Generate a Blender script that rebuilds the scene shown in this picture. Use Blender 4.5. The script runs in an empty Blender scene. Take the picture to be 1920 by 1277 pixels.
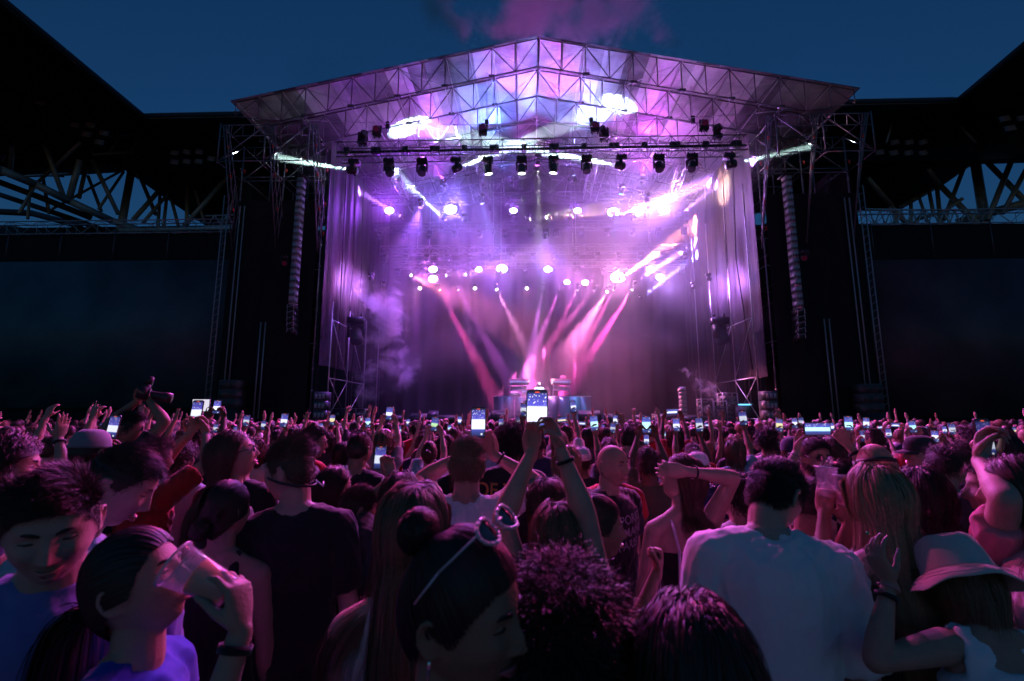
import bpy, math, random
import numpy as np
from mathutils import Vector, Matrix, Euler, Quaternion
R = math.radians
rnd = random.Random(7)
S = bpy.context.scene
COL = S.collection

# ------------------------------------------------------------------ camera
CAM = Vector((-0.6, 0.0, 1.93)); PITCH = R(8.7); YAW = R(1.8); FPX = 898.0
cd = bpy.data.cameras.new("camera"); cam = bpy.data.objects.new("camera", cd); COL.objects.link(cam)
cam.location = CAM; cam.rotation_euler = (R(90)+PITCH, 0, YAW)
cd.sensor_width = 36; cd.lens = 36*FPX/1920; cd.clip_start = .05; cd.clip_end = 3000
cd.dof.use_dof = True; cd.dof.focus_distance = 9.0; cd.dof.aperture_fstop = 4.0
S.camera = cam
CR = cam.rotation_euler.to_matrix()
def ray(px, py):
    return CR @ Vector(((px-960)/FPX, (638.5-py)/FPX, -1))
def P(px, py, Y):                         # the world point a photo pixel shows at depth Y
    r = ray(px, py); t = (Y-CAM.y)/r.y
    return CAM + r*t
# ------------------------------------------------------------------ world, dusk
W = bpy.data.worlds.new("World"); S.world = W; W.use_nodes = True
wn = W.node_tree.nodes; wl = W.node_tree.links; wn.clear()
wo = wn.new('ShaderNodeOutputWorld'); wb = wn.new('ShaderNodeBackground'); sky = wn.new('ShaderNodeTexSky')
sky.sky_type = 'NISHITA'; sky.sun_disc = False
sky.sun_elevation = R(-1.0); sky.sun_rotation = R(180); sky.ozone_density = 4.0; sky.air_density = 1.0; sky.dust_density = .3
wb.inputs['Strength'].default_value = 0.056
tint = wn.new('ShaderNodeMix'); tint.data_type = 'RGBA'; tint.blend_type = 'MULTIPLY'; tint.inputs[0].default_value = 1; tint.inputs[7].default_value = (.46,1.15,.98,1)
wl.new(sky.outputs[0], tint.inputs[6]); wl.new(tint.outputs[2], wb.inputs[0]); wl.new(wb.outputs[0], wo.inputs[0])
sd = bpy.data.lights.new("sun", 'SUN'); sd.energy = 0.0008; sd.angle = R(10); sd.color = (.6,.75,1)
so = bpy.data.objects.new("sun", sd); COL.objects.link(so); so.rotation_euler = (R(70), 0, R(200)); so.location = (0,-5,60)
S.view_settings.view_transform = 'Standard'; S.view_settings.look = 'None'
S.view_settings.exposure = 3.0; S.view_settings.gamma = 1.0
S.render.engine = 'CYCLES'
c = S.cycles
c.use_denoising = True
try: c.denoiser = 'OPENIMAGEDENOISE'; c.denoising_input_passes = 'RGB_ALBEDO_NORMAL'
except Exception: pass
c.max_bounces = 5; c.diffuse_bounces = 1; c.glossy_bounces = 2; c.transmission_bounces = 4; c.volume_bounces = 0
c.transparent_max_bounces = 8; c.sample_clamp_indirect = 2.0; c.sample_clamp_direct = 0; c.use_light_tree = True
c.caustics_reflective = False; c.caustics_refractive = False
c.volume_step_rate = .6; c.volume_max_steps = 64

# ------------------------------------------------------------------ helpers
def tag(o, label=None, cat=None, group=None, kind=None):
    if label: o['label'] = label
    if cat: o['category'] = cat
    if group: o['group'] = group
    if kind: o['kind'] = kind
    return o
def empty(name, loc=(0,0,0), rz=0):
    o = bpy.data.objects.new(name, None); COL.objects.link(o)
    o.location = loc; o.rotation_euler = (0,0,rz); o.empty_display_size = .2
    return o
def link(name, me, parent=None, mat=None, loc=None):
    o = bpy.data.objects.new(name, me); COL.objects.link(o)
    if mat is not None and len(me.materials) == 0: me.materials.append(mat)
    if parent is not None: o.parent = parent
    if loc is not None: o.location = loc
    return o
def copy_tree(o, parent=None):
    cc = o.copy(); COL.objects.link(cc); cc.parent = parent
    for ch in list(o.children): copy_tree(ch, cc)
    return cc
def np_mesh(name, V, F, smooth=False, mats=None):
    """V (n,3); F list of arrays (m,k), one per face size"""
    me = bpy.data.meshes.new(name)
    V = np.asarray(V, dtype=np.float32)
    if isinstance(F, np.ndarray): F = [F]
    F = [np.asarray(f, dtype=np.int32) for f in F if len(f)]
    nl = sum(f.size for f in F); nf = sum(len(f) for f in F)
    me.vertices.add(len(V)); me.vertices.foreach_set('co', V.ravel())
    me.loops.add(nl); me.loops.foreach_set('vertex_index', np.concatenate([f.ravel() for f in F]))
    me.polygons.add(nf)
    st = []; s = 0
    for f in F:
        k = f.shape[1]; st.append(s + np.arange(len(f))*k); s += f.size
    me.polygons.foreach_set('loop_start', np.concatenate(st).astype(np.int32))
    me.update(calc_edges=True)
    if smooth: me.polygons.foreach_set('use_smooth', np.ones(nf, dtype=bool))
    for m in (mats or []): me.materials.append(m)
    return me
class MB:
    """collects boxes, tubes and rings into ONE mesh"""
    def __init__(s): s.V=[]; s.Q=[]; s.T=[]; s.n=0
    def add(s, V, Q=None, T=None):
        V = np.asarray(V, float)
        if Q is not None and len(Q): s.Q.append(np.asarray(Q)+s.n)
        if T is not None and len(T): s.T.append(np.asarray(T)+s.n)
        s.V.append(V); s.n += len(V); return s
    def box(s, c, d, M=None):
        c = np.array(c,float); d = np.array(d,float)/2
        v = np.array([(x,y,z) for x in (-1,1) for y in (-1,1) for z in (-1,1)],float)*d
        if M is not None: v = v @ np.array(M.to_3x3()).T
        v += c
        return s.add(v, [(0,1,3,2),(4,6,7,5),(0,4,5,1),(2,3,7,6),(0,2,6,4),(1,5,7,3)])
    def tube(s, a, b, r, n=6, r2=None, cap=True):
        a = np.array(a,float); b = np.array(b,float); d = b-a; L = np.linalg.norm(d)
        if L < 1e-6: return s
        d /= L; u = np.cross(d, (0,0,1) if abs(d[2])<.9 else (1,0,0)); u /= np.linalg.norm(u); w = np.cross(d,u)
        t = np.arange(n)*2*math.pi/n
        ring = np.cos(t)[:,None]*u + np.sin(t)[:,None]*w
        r2 = r if r2 is None else r2
        v = np.vstack([a+ring*r, b+ring*r2, [a], [b]])
        q = [(i,(i+1)%n,n+(i+1)%n,n+i) for i in range(n)]
        T = []
        if cap:
            T = [(2*n,(i+1)%n,i) for i in range(n)]+[(2*n+1,n+i,n+(i+1)%n) for i in range(n)]
        return s.add(v, q, T)
    def path(s, pts, r, n=6):
        for i in range(len(pts)-1): s.tube(pts[i], pts[i+1], r if np.isscalar(r) else r[i], n, None if np.isscalar(r) else r[i+1])
        return s
    def truss(s, A, B, w=.4, h=.4, bay=.5, r=.025, rb=.012, up=(0,0,1)):
        A = np.array(A,float); B = np.array(B,float); d = B-A; L = np.linalg.norm(d); d /= L
        up = np.array(up,float); side = np.cross(d, up); side /= np.linalg.norm(side); up = np.cross(side, d)
        n = max(1, round(L/bay))
        cs = [side*w/2*a+up*h/2*b for a,b in ((-1,-1),(1,-1),(1,1),(-1,1))]
        for c_ in cs: s.tube(A+c_, B+c_, r, 6)
        for k in range(n):
            p0 = A+d*L*k/n; p1 = A+d*L*(k+1)/n
            for j in range(4):
                a_, b_ = cs[j], cs[(j+1)%4]
                if (k+j)%2: a_, b_ = b_, a_
                s.tube(p0+a_, p1+b_, rb, 4, cap=False)
                if k%2 == 0: s.tube(p0+a_, p0+b_, rb, 4, cap=False)
        return s
    def build(s, name, mat, parent=None, smooth=False, loc=None):
        F = []
        if s.Q: F.append(np.vstack(s.Q))
        if s.T: F.append(np.vstack(s.T))
        me = np_mesh(name, np.vstack(s.V), F, smooth, [mat] if mat else None)
        return link(name, me, parent, None, loc)
# ------------------------------------------------------------------ materials
MATS = {}
def mat(name, col=(.5,.5,.5), rough=.6, metal=0, spec=.5, emit=None, es=0, bump=None, var=0, vscale=6, alpha=None, trans=0, aniso=0, coat=0, sheen=0):
    if name in MATS: return MATS[name]
    m = bpy.data.materials.new(name); m.use_nodes = True; nt = m.node_tree; b = nt.nodes['Principled BSDF']
    b.inputs['Base Color'].default_value = (*col,1); b.inputs['Roughness'].default_value = rough
    b.inputs['Metallic'].default_value = metal; b.inputs['Specular IOR Level'].default_value = spec
    if trans: b.inputs['Transmission Weight'].default_value = trans
    if coat: b.inputs['Coat Weight'].default_value = coat
    if sheen: b.inputs['Sheen Weight'].default_value = sheen; b.inputs['Sheen Roughness'].default_value = .5
    if emit: b.inputs['Emission Color'].default_value = (*emit,1); b.inputs['Emission Strength'].default_value = es
    if var:
        tc = nt.nodes.new('ShaderNodeTexCoord'); nz = nt.nodes.new('ShaderNodeTexNoise'); nz.inputs['Scale'].default_value = vscale; nz.inputs['Detail'].default_value = 6
        mr = nt.nodes.new('ShaderNodeMapRange'); mr.inputs['To Min'].default_value = 1-var; mr.inputs['To Max'].default_value = 1+var
        mx = nt.nodes.new('ShaderNodeMix'); mx.data_type = 'RGBA'; mx.blend_type = 'MULTIPLY'; mx.inputs[0].default_value = 1
        mx.inputs[6].default_value = (*col,1)
        nt.links.new(tc.outputs['Object'], nz.inputs['Vector']); nt.links.new(nz.outputs['Fac'], mr.inputs['Value'])
        nt.links.new(mr.outputs[0], mx.inputs[7]); nt.links.new(mx.outputs[2], b.inputs['Base Color'])
    if bump:
        sc, st = bump
        tc = nt.nodes.new('ShaderNodeTexCoord'); nz = nt.nodes.new('ShaderNodeTexNoise'); nz.inputs['Scale'].default_value = sc; nz.inputs['Detail'].default_value = 4
        bp = nt.nodes.new('ShaderNodeBump'); bp.inputs['Strength'].default_value = st; bp.inputs['Distance'].default_value = .02
        nt.links.new(tc.outputs['Object'], nz.inputs['Vector']); nt.links.new(nz.outputs['Fac'], bp.inputs['Height']); nt.links.new(bp.outputs[0], b.inputs['Normal'])
    MATS[name] = m; return m
def emat(name, col, s):
    if name in MATS: return MATS[name]
    m = bpy.data.materials.new(name); m.use_nodes = True; nt = m.node_tree; nt.nodes.clear()
    o = nt.nodes.new('ShaderNodeOutputMaterial'); e = nt.nodes.new('ShaderNodeEmission'); e.inputs[0].default_value = (*col,1); e.inputs[1].default_value = s
    nt.links.new(e.outputs[0], o.inputs[0]); MATS[name] = m; return m
steel = mat('galvanised_steel', (.55,.55,.57), .38, .75, var=.25, vscale=3)
dsteel = mat('black_steel', (.03,.03,.035), .45, .3)
wsteel = mat('grey_painted_steel', (.32,.34,.36), .5, .2, var=.2)
alu = mat('aluminium_truss', (.16,.155,.17), .35, .8); alu_lit = mat('aluminium_lit', (.5,.5,.52), .3, .85)  # second, lighter metal: stage light on the inclined trusses put into base colour
blackp = mat('black_plastic', (.02,.02,.022), .4)
cloth_b = mat('black_scrim', (.012,.011,.013), .85, spec=.2, bump=(3,.6), var=.3, vscale=1.2)
redm = mat('red_marking', (.7,.04,.03), .5)
def volume_mat(name, dens, col=(1,1,1), aniso=.2, noise=None):
    m = bpy.data.materials.new(name); m.use_nodes = True; nt = m.node_tree; nt.nodes.clear()
    o = nt.nodes.new('ShaderNodeOutputMaterial'); v = nt.nodes.new('ShaderNodeVolumePrincipled')
    v.inputs['Color'].default_value = (*col,1); v.inputs['Density'].default_value = dens; v.inputs['Anisotropy'].default_value = aniso
    nt.links.new(v.outputs[0], o.inputs['Volume'])
    return m, nt, v
# ================================================================== STAGE
YF, YT, YB = 20.0, 22.0, 31.8           # roof front edge, tower front, back wall
ZR, ZE, HX = 19.25, 16.3, 14.1         # ridge, eaves, half width of roof
BAY = 2.07
truss_y = [YF + BAY*k for k in range(7)]
YRB = truss_y[-1] + .1
def zroof(x): return ZR - (ZR-ZE)*abs(x)/HX
ground = MB()
ground.add([(-90,-60,0),(90,-60,0),(90,140,0),(-90,140,0)], [(0,1,2,3)])
g = ground.build('ground', mat('ground_cover', (.045,.045,.05), .85, var=.3, vscale=.8, bump=(4,.4))); tag(g, kind='structure')

# ---- roof
roof = tag(empty('stage_roof', (0,YF,ZE)), 'pitched roof of the stage with corrugated sheets over scaffold trusses', 'stage roof')
def at(o, parent):                        # keep world coordinates although parented
    o.parent = parent; o.location = -Vector(parent.location); return o
def sheet_mat():
    m = mat('corrugated_sheet', (.62,.6,.64), .42, .55); nt = m.node_tree; b = nt.nodes['Principled BSDF']
    tc = nt.nodes.new('ShaderNodeTexCoord'); sp = nt.nodes.new('ShaderNodeSeparateXYZ'); nt.links.new(tc.outputs['Object'], sp.inputs[0])
    # panel tint: each sheet bay gets its own slightly different weathering
    mp = nt.nodes.new('ShaderNodeMapping'); mp.inputs['Scale'].default_value = (1/1.03/1.0, 1/2.07, 0); mp.inputs['Location'].default_value = (0,-YF/2.07,0)
    fl = nt.nodes.new('ShaderNodeVectorMath'); fl.operation = 'FLOOR'; wnz = nt.nodes.new('ShaderNodeTexWhiteNoise')
    nt.links.new(tc.outputs['Object'], mp.inputs[0]); nt.links.new(mp.outputs[0], fl.inputs[0]); nt.links.new(fl.outputs[0], wnz.inputs[0])
    cr = nt.nodes.new('ShaderNodeValToRGB'); cr.color_ramp.elements[0].color = (.14,.13,.16,1); cr.color_ramp.elements[1].color = (.85,.84,.88,1)
    nz = nt.nodes.new('ShaderNodeTexNoise'); nz.inputs['Scale'].default_value = .8; nz.inputs['Detail'].default_value = 8
    ad = nt.nodes.new('ShaderNodeMath'); ad.operation = 'ADD'; ad.use_clamp = True; sb = nt.nodes.new('ShaderNodeMath'); sb.operation = 'MULTIPLY_ADD'; sb.inputs[1].default_value = 1.2; sb.inputs[2].default_value = -.6
    nt.links.new(tc.outputs['Object'], nz.inputs[0]); nt.links.new(nz.outputs[0], sb.inputs[0]); nt.links.new(sb.outputs[0], ad.inputs[0]); nt.links.new(wnz.outputs['Value'], ad.inputs[1])
    nt.links.new(ad.outputs[0], cr.inputs[0]); nt.links.new(cr.outputs[0], b.inputs['Base Color'])
    return m
shm = sheet_mat()
for s in (-1,1):                          # corrugated: a real zigzag in depth
    ny = int((YRB-YF+.15)/.13)*4; ys = np.linspace(YF-.1, YRB, ny+1)
    prof = np.array([0,.028,.028,0]*(ny//4+1))[:ny+1]
    xs = np.linspace(0, HX+.25, 14)*s
    V = []; 
    for i,x in enumerate(xs):
        for y,pz in zip(ys,prof): V.append((x,y,zroof(x)+.06+pz))
    n1 = ny+1; Q = [(i*n1+j,i*n1+j+1,(i+1)*n1+j+1,(i+1)*n1+j) for i in range(13) for j in range(ny)]
    V = np.array(V); n0 = len(V); V2 = V+np.array([0,0,.012])
    o = MB().add(V,Q).add(V2,[q[::-1] for q in Q]).build('roof_sheet', shm); at(o, roof)
# rafters: lattice trusses running across, one each scaffold bay
TD = 1.45
for k,y in enumerate(truss_y):
    m = MB(); n = 13
    for s in (-1,1):
        pts_t = [(s*HX*i/n, y, zroof(HX*i/n)) for i in range(n+1)]
        # bottom chord rises towards the eaves end
        pts_b = [(s*HX*i/n, y, zroof(HX*i/n)-TD*(1 if i<n-1 else (.75 if i==n-1 else .5))) for i in range(n+1)]
        m.tube(pts_t[0], pts_t[-1], .033); m.path(pts_b, .028)
        for i in range(n+1):
            m.tube(pts_t[i], pts_b[i], .022)
            if i < n:
                if i%2: m.tube(pts_b[i], pts_t[i+1], .02)
                else: m.tube(pts_t[i], pts_b[i+1], .02)
        for i in (2,4,6,8,10):             # couplers
            m.box(pts_b[i], (.28,.14,.09))
    at(m.build('roof_truss', mat('roof_truss_steel',(.13,.12,.14),.5,.5)), roof)
for s in (-1,1):
    for i in range(0,14,1):
        x = s*HX*i/13
        if i == 0 and s == 1: continue
        m = MB().tube((x+.05,YF-.1,zroof(x)-.05),(x+.05,YRB,zroof(x)-.05),.022)
        if i%2 == 0: m.tube((x,YF,zroof(x)-TD*(.5 if i==13 else 1)),(x,truss_y[-1],zroof(x)-TD),.024)
        at(m.build('purlin', steel if i%2 else mat('purlin_bright',(.7,.68,.72),.35,.6)), roof)
    for i in range(0,12,4):                # wind bracing laid diagonally under the sheets
        m = MB(); 
        for k in range(0,6): 
            a = i if k%2 else i+2; b_ = i+2 if k%2 else i
            m.tube((s*HX*a/13,truss_y[k],zroof(HX*a/13)-.1),(s*HX*b_/13,truss_y[k+1],zroof(HX*b_/13)-.1),.018,cap=False)
        at(m.build('wind_brace', steel), roof)
for (y,zz) in ((YF+.6,15.6),(YF+3.2,15.0)):  # long tie cables spanning eave to eave
    m = MB(); pts = [(x,y,zz-0.5*(1-(x/12.)**2)+.2) for x in np.linspace(-12,12,13)]; m.path(pts,.018)
    at(m.build('tie_cable', steel), roof)
# ---- side towers
tsteel = mat('scaffold_tower_steel',(.2,.185,.21),.5,.5,var=.3,vscale=3)
def tower(s):
    steel = tsteel
    nm = 'left' if s<0 else 'right'
    t = tag(empty('scaffold_tower', (s*12.7,YT+5,0)), f'tall scaffold tower clad in black cloth on the {nm} side of the stage', 'scaffold tower')
    xs = [s*10.6, s*12.65, s*14.8]; ys = [YT+BAY*k*1.23 for k in range(5)]
    top = 15.3
    for i,x in enumerate(xs):
        for j,y in enumerate(ys):
            m = MB().tube((x,y,0),(x,y,min(top, zroof(x)-TD if abs(x)<HX-.4 else top)-.05),.035)
            for z in np.arange(1.0,15,1.0): m.tube((x,y,z-.03),(x,y,z+.03),.06,6)
            at(m.build('post', steel), t)
    for z in (1.6,5.2,8.8,12.0,13.6,15.2):
        for y in ys[:1]+ys[2:3]+ys[-1:]:
            at(MB().tube((xs[0],y,z),(xs[2],y,z),.028).build('ledger',steel),t)
        for x in xs: at(MB().tube((x,ys[0],z),(x,ys[-1],z),.028).build('ledger',steel),t)
    # lattice girder faces at the head of the tower
    for y in (YT-1.9, YT):
        for a,b in ((0,1),(1,2)):
            m = MB(); z0,z1 = 13.4,15.2
            m.tube((xs[a],y,z0),(xs[b],y,z0),.028); m.tube((xs[a],y,z1),(xs[b],y,z1),.028)
            n=4
            for q in range(n):
                xa = xs[a]+(xs[b]-xs[a])*q/n; xb = xs[a]+(xs[b]-xs[a])*(q+1)/n
                m.tube((xa,y,z1),(xb,y,z1-.55 if q%2==0 else z1),.018); m.tube((xb,y,z1),(xb,y,z1-.55),.016)
            m.tube((xs[a],y,z1-.55),(xs[b],y,z1-.55),.022)
            at(m.build('girder',steel),t)
            at(MB().tube((xs[a],y,z1),(xs[b],y,z0),.03).build('brace',steel),t)
    for x in xs:                           # raking struts that carry the overhang towards the crowd
        for q,(zl,yo) in enumerate(((9.6,0),(10.4,0.0),(11.2,0))):
            yy = YT-1.9; dx = .12*(q-1)
            m = MB().tube((x+dx,YT-.02,zl),(x+dx-s*.25,yy,15.2),.03)
            at(m.build('raking_strut',steel),t)
        m = MB()
        for q in range(7):
            f0 = q/7; f1=(q+1)/7
            a = Vector((x-.12,YT-.02,9.6)).lerp(Vector((x-.12-s*.25,YT-1.9,15.2)),f0); b = Vector((x+.12,YT-.02,11.2)).lerp(Vector((x+.12-s*.25,YT-1.9,15.2)),f1)
            m.tube(a,b,.018,5)
        at(m.build('lacing',steel),t)
        m = MB()
        for z in (10.6,12.1,13.9): m.tube((x+.13,YT-.05,z-.1),(x+.13,YT-.05,z+.1),.042)
        for f in (.25,.55,.8):
            p = Vector((x,YT-.02,10.4)).lerp(Vector((x-s*.25,YT-1.9,15.2)),f); q2 = Vector((x,YT-.02,10.4)).lerp(Vector((x-s*.25,YT-1.9,15.2)),f+.03); m.tube(p,q2,.036)
        at(m.build('red_tape',redm),t)
        for y in (YT-1.9,): at(MB().tube((x,y,13.3),(x,y,15.3),.034).build('post',steel),t)
        at(MB().tube((x,YT-1.9,13.4),(x,YT,13.4),.028).tube((x,YT-1.9,15.2),(x,YT,15.2),.028).tube((x,YT-1.9,13.4),(x,YT,15.2),.022).build('ledger',steel),t)
    # black cloth, front and inner faces, hanging in shallow folds
    def drape(name, p0, p1, z0, z1, amp=.05, seed=1, m_=cloth_b, nx=90, nz=14, parent=t, tuck=0):
        rg = np.random.RandomState(seed); p0=np.array(p0,float); p1=np.array(p1,float); d=p1-p0; L=np.linalg.norm(d); d/=L; nrm=np.array([-d[1],d[0]])
        u=np.linspace(0,1,nx); ph=rg.rand(6)*6; fr=rg.uniform(1.5,9,6)*L/2
        V=[]
        for k in range(nz+1):
            f=k/nz; z=z0+(z1-z0)*f
            off=sum(np.sin(u*fr[i]*2+ph[i]+f*rg.uniform(-.0,.0)+.6*np.sin(f*3+i))*amp/(1+i*.4) for i in range(6))*(.55+.45*(1-f))
            xy=p0[None,:]+d[None,:]*(u*L)[:,None]+nrm[None,:]*off[:,None]
            V.append(np.column_stack([xy,np.full(nx,z)]))
        V=np.vstack(V); Q=[(k*nx+i,k*nx+i+1,(k+1)*nx+i+1,(k+1)*nx+i) for k in range(nz) for i in range(nx-1)]
        th=np.array([nrm[0]*.012,nrm[1]*.012,0])
        mb=MB().add(V,Q).add(V+th,[q[::-1] for q in Q]); o=mb.build(name,m_,None,True)
        if parent is not None: at(o,parent)
        return o
    tower.drape = drape
    drape('cloth_front',(s*10.75,YT-.1),(s*15.0,YT-.1),0.2,12.3,.03,seed=3+s)
    drape('cloth_outer',(s*15.0,YT),(s*15.0,YB),0.2,14.2,.03,seed=8+s,nx=60)
    for q,(xx,za,zb) in enumerate(((12.9,1.7,6.2),(14.4,1.7,12))):
        at(MB().tube((s*xx,YT-.2,za),(s*xx,YT-.2,zb),.03).tube((s*(xx+.22),YT-.2,za),(s*(xx+.22),YT-.2,zb),.03).build('ladder_rail',wsteel),t)
    return t
towers = [tower(-1), tower(1)]
# ---- side curtains of the stage (silvery grey sheeting that catches the lamps)
def curtain_mat():
    m = mat('stage_side_sheeting', (.024,.02,.026), .62, .05, spec=.25); nt=m.node_tree; b=nt.nodes['Principled BSDF']
    tc=nt.nodes.new('ShaderNodeTexCoord'); mp=nt.nodes.new('ShaderNodeMapping'); mp.inputs['Scale'].default_value=(3,3,.25)
    nz=nt.nodes.new('ShaderNodeTexNoise'); nz.inputs['Scale'].default_value=3; nz.inputs['Detail'].default_value=7
    bp=nt.nodes.new('ShaderNodeBump'); bp.inputs['Strength'].default_value=.7; bp.inputs['Distance'].default_value=.06
    nt.links.new(tc.outputs['Object'],mp.inputs[0]); nt.links.new(mp.outputs[0],nz.inputs[0]); nt.links.new(nz.outputs[0],bp.inputs['Height']); nt.links.new(bp.outputs[0],b.inputs['Normal'])
    return m
cm = curtain_mat()
for s in (-1,1):
    o = tower.drape('side_curtain',(s*10.35,YT+.1),(s*10.1,YB-.4),4.2 if s<0 else 3.6,15.6,.032,seed=20+s,m_=cm,nx=220,parent=None)
    tag(o, f'grey plastic sheeting closing the {"left" if s<0 else "right"} flank of the stage', 'side curtain')
    m = MB()
    for i in range(7 if s>0 else 4):
        y0 = YT+1+i*1.35 + rnd.random()*.4
        m.path([(s*10.0,y0,15.4),(s*(9.9),y0+.1+rnd.uniform(-.3,.3),9.5),(s*9.95,y0+rnd.uniform(-.6,.6),4.0)],.022,5)
    o = m.build('hanging_cable', blackp); tag(o, f'black cables hanging down the {"left" if s<0 else "right"} side sheeting', 'cables', kind='stuff')
    f = tag(empty('side_scaffold', (s*10.2,YT+4,0)), f'bare scaffold bay at the {"left" if s<0 else "right"} foot of the stage', 'scaffold bay')
    x = s*9.95
    yy=[YT+.3,YT+2.6,YT+5.2,YT+7.6]
    for y in yy: at(MB().tube((x,y,1.2),(x,y,7.3 if s<0 else 13),.03).build('post',steel),f)
    for z in (1.7,3.6,6.4):
        at(MB().tube((x,yy[0],z),(x,yy[2],z),.026).build('ledger',steel),f)
    for a,b_,z0,z1 in ((0,1,6.4,3.6),(1,0,3.6,1.7),(1,2,6.4,3.6),(2,1,3.6,1.7),(0,1,3.6,1.7)):
        at(MB().tube((x-.04*s,yy[a],z0),(x-.04*s,yy[b_],z1),.024).build('brace',steel),f)
bc = tower.drape('back_curtain',(-10.4,YB),(10.4,YB),1.6,16.6,.07,seed=40,m_=mat('backdrop_cloth',(.018,.016,.02),.8,spec=.3,bump=(2,.5)),nx=260,parent=None)
tag(bc,'dark backdrop cloth behind the disc jockey','backdrop')
# stage deck
m = MB().box((0,27.2,.79),(21.6,10.6,1.58)); o = m.build('stage_deck', mat('deck_black',(.03,.03,.033),.5,bump=(6,.2))); tag(o,kind='structure')
o = MB().box((0,21.86,.85),(21.4,.05,1.5)).build('deck_skirt', cloth_b, None); at(o, o) if False else None
tag(o,'black skirt cloth along the front of the stage deck','skirt cloth')
# ================================================================== LIGHT FIXTURES
def lathe(prof, n=20, axis='z'):
    t = np.arange(n)*2*math.pi/n; V=[]
    for r,z in prof: V.append(np.column_stack([np.cos(t)*r, np.sin(t)*r, np.full(n,z)]))
    V=np.vstack(V); k=len(prof); Q=[(j*n+i,j*n+(i+1)%n,(j+1)*n+(i+1)%n,(j+1)*n+i) for j in range(k-1) for i in range(n)]
    return V,Q
def V3(*a): return Vector(a)
def head_meshes():
    # hanging moving head: base box above, U yoke, barrel with lens pointing along -Z of its own
    b = MB().box((0,0,-.09),(.42,.30,.17)).box((0,.155,-.09),(.3,.02,.1)).tube((-.13,0,0),(-.13,0,.12),.03).tube((.13,0,0),(.13,0,.12),.03)
    base = b.build('base', blackp); 
    y = MB().box((0,0,-.21),(.44,.13,.07)).box((-.205,0,-.38),(.05,.15,.36)).box((.205,0,-.38),(.05,.15,.36))
    yoke = y.build('yoke', blackp)
    V,Q = lathe([(.0,.17),(.11,.16),(.155,.11),(.165,.0),(.16,-.06),(.17,-.09),(.17,-.24),(.155,-.25),(.15,-.22)],22)
    h = MB().add(V,Q)
    for z in (.02,.05,.08): h.box((0,0,z),(.335,.1,.015))
    head = h.build('head', mat('fixture_black',(.03,.03,.034),.3,coat=.3), None, True)
    V,Q = lathe([(.148,-.225),(.11,-.238),(.06,-.244),(.001,-.246)],22)
    lens = MB().add(V,Q).build('lens', mat('dark_lens',(.1,.1,.13),.08,spec=1), None, True)
    return base,yoke,head,lens
_b,_y,_h,_l = head_meshes()
PROTO = dict(base=_b.data,yoke=_y.data,head=_h.data,lens=_l.data)
for o in (_b,_y,_h,_l): bpy.data.objects.remove(o)
LN = {}
def lens_mat(col, es):
    k = f'lit_lens_{int(col[0]*99)}_{int(col[1]*99)}_{int(col[2]*99)}_{int(es)}'
    return emat(k, col, es*EB)
def moving_head(p, aim, label, group, on=None, spot=None, upright=False, scale=1.0, gain=None):
    """p: hanging point; aim: direction; on=(colour, lens strength); spot=(watts, degrees, colour, blend)"""
    r = empty('moving_head', p); tag(r, label, 'stage light', group); r.scale=(scale,)*3
    if upright: r.rotation_euler=(R(180),0,0)
    aim = Vector(aim).normalized(); up = -1 if upright else 1
    la = Vector((aim.x, aim.y*up, aim.z*up))           # aim in root space
    pan = math.atan2(la.x, la.y) if abs(la.x)+abs(la.y)>1e-3 else 0
    link('base', PROTO['base'], r)
    yk = link('yoke', PROTO['yoke'], r); yk.rotation_euler=(0,0,-pan)
    q = Vector((0,0,-1)).rotation_difference(la)
    hd = link('head', PROTO['head'], r); hd.rotation_mode='QUATERNION'; hd.rotation_quaternion=q; hd.location=(0,0,-.45)
    ln = link('lens', PROTO['lens'], hd)
    if on:
        ln.material_slots[0].link='OBJECT'; ln.material_slots[0].material = lens_mat(on[0], on[1])
    if spot:
        w,deg,col,bl = spot
        ld = bpy.data.lights.new('beam','SPOT'); ld.energy=w*(gain if gain else (BG if deg<30 else 1)); ld.spot_size=R(deg); ld.spot_blend=bl; ld.color=col; ld.shadow_soft_size=.07
        lo = bpy.data.objects.new('beam', ld); COL.objects.link(lo)
        pos = Vector(p) + Vector((0,0,(-.45*scale if not upright else .45*scale))) + aim*.30*scale
        lo.location = pos; lo.rotation_mode='QUATERNION'; lo.rotation_quaternion = Vector((0,0,-1)).rotation_difference(aim)
    return r
# ---- lighting trusses
def htruss(name_label, px0, px1, py, Y, w=.5, h=.55, m=alu, cat_='lighting truss', z=None, bay=.5, xr=None):
    a = P(px0,py,Y); b = P(px1,py,Y); z = (a.z+b.z)/2 if z is None else z
    x0,x1 = (a.x,b.x) if xr is None else xr
    r = empty('lighting_truss', ((x0+x1)/2,Y,z)); tag(r, name_label, cat_, 'lighting trusses hung across the stage')
    at(MB().truss((x0,Y,z),(x1,Y,z),w,h,bay,.027,.014).build('chord_lattice',m),r)
    for f in (.12,.37,.63,.88):
        x = x0+(x1-x0)*f
        at(MB().tube((x,Y,z+h/2),(x,Y,min(zroof(x)-.2,ZR)),.012,5).build('chain',steel),r)
        at(MB().box((x,Y,z+h/2+1.0),(.16,.16,.34)).build('chain_hoist',blackp),r)
    return r, x0, x1, z
front, fx0, fx1, fz = htruss('front lighting truss carrying the row of black moving heads', 636,1396,280,21.2,.6,.75,alu)
print('front truss z',fz,fx0,fx1)
m = MB()                                    # cable tray and motor boxes in the front truss
for i in range(14):
    x=fx0+.4+(fx1-fx0-.8)*i/13; m.box((x,21.2,fz+.05),(.45 if i%2 else .25,.3,.3))
m.tube((fx0,21.0,fz-.1),(fx1,21.0,fz-.1),.06).tube((fx0,21.3,fz+.1),(fx1,21.3,fz+.1),.05)
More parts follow.
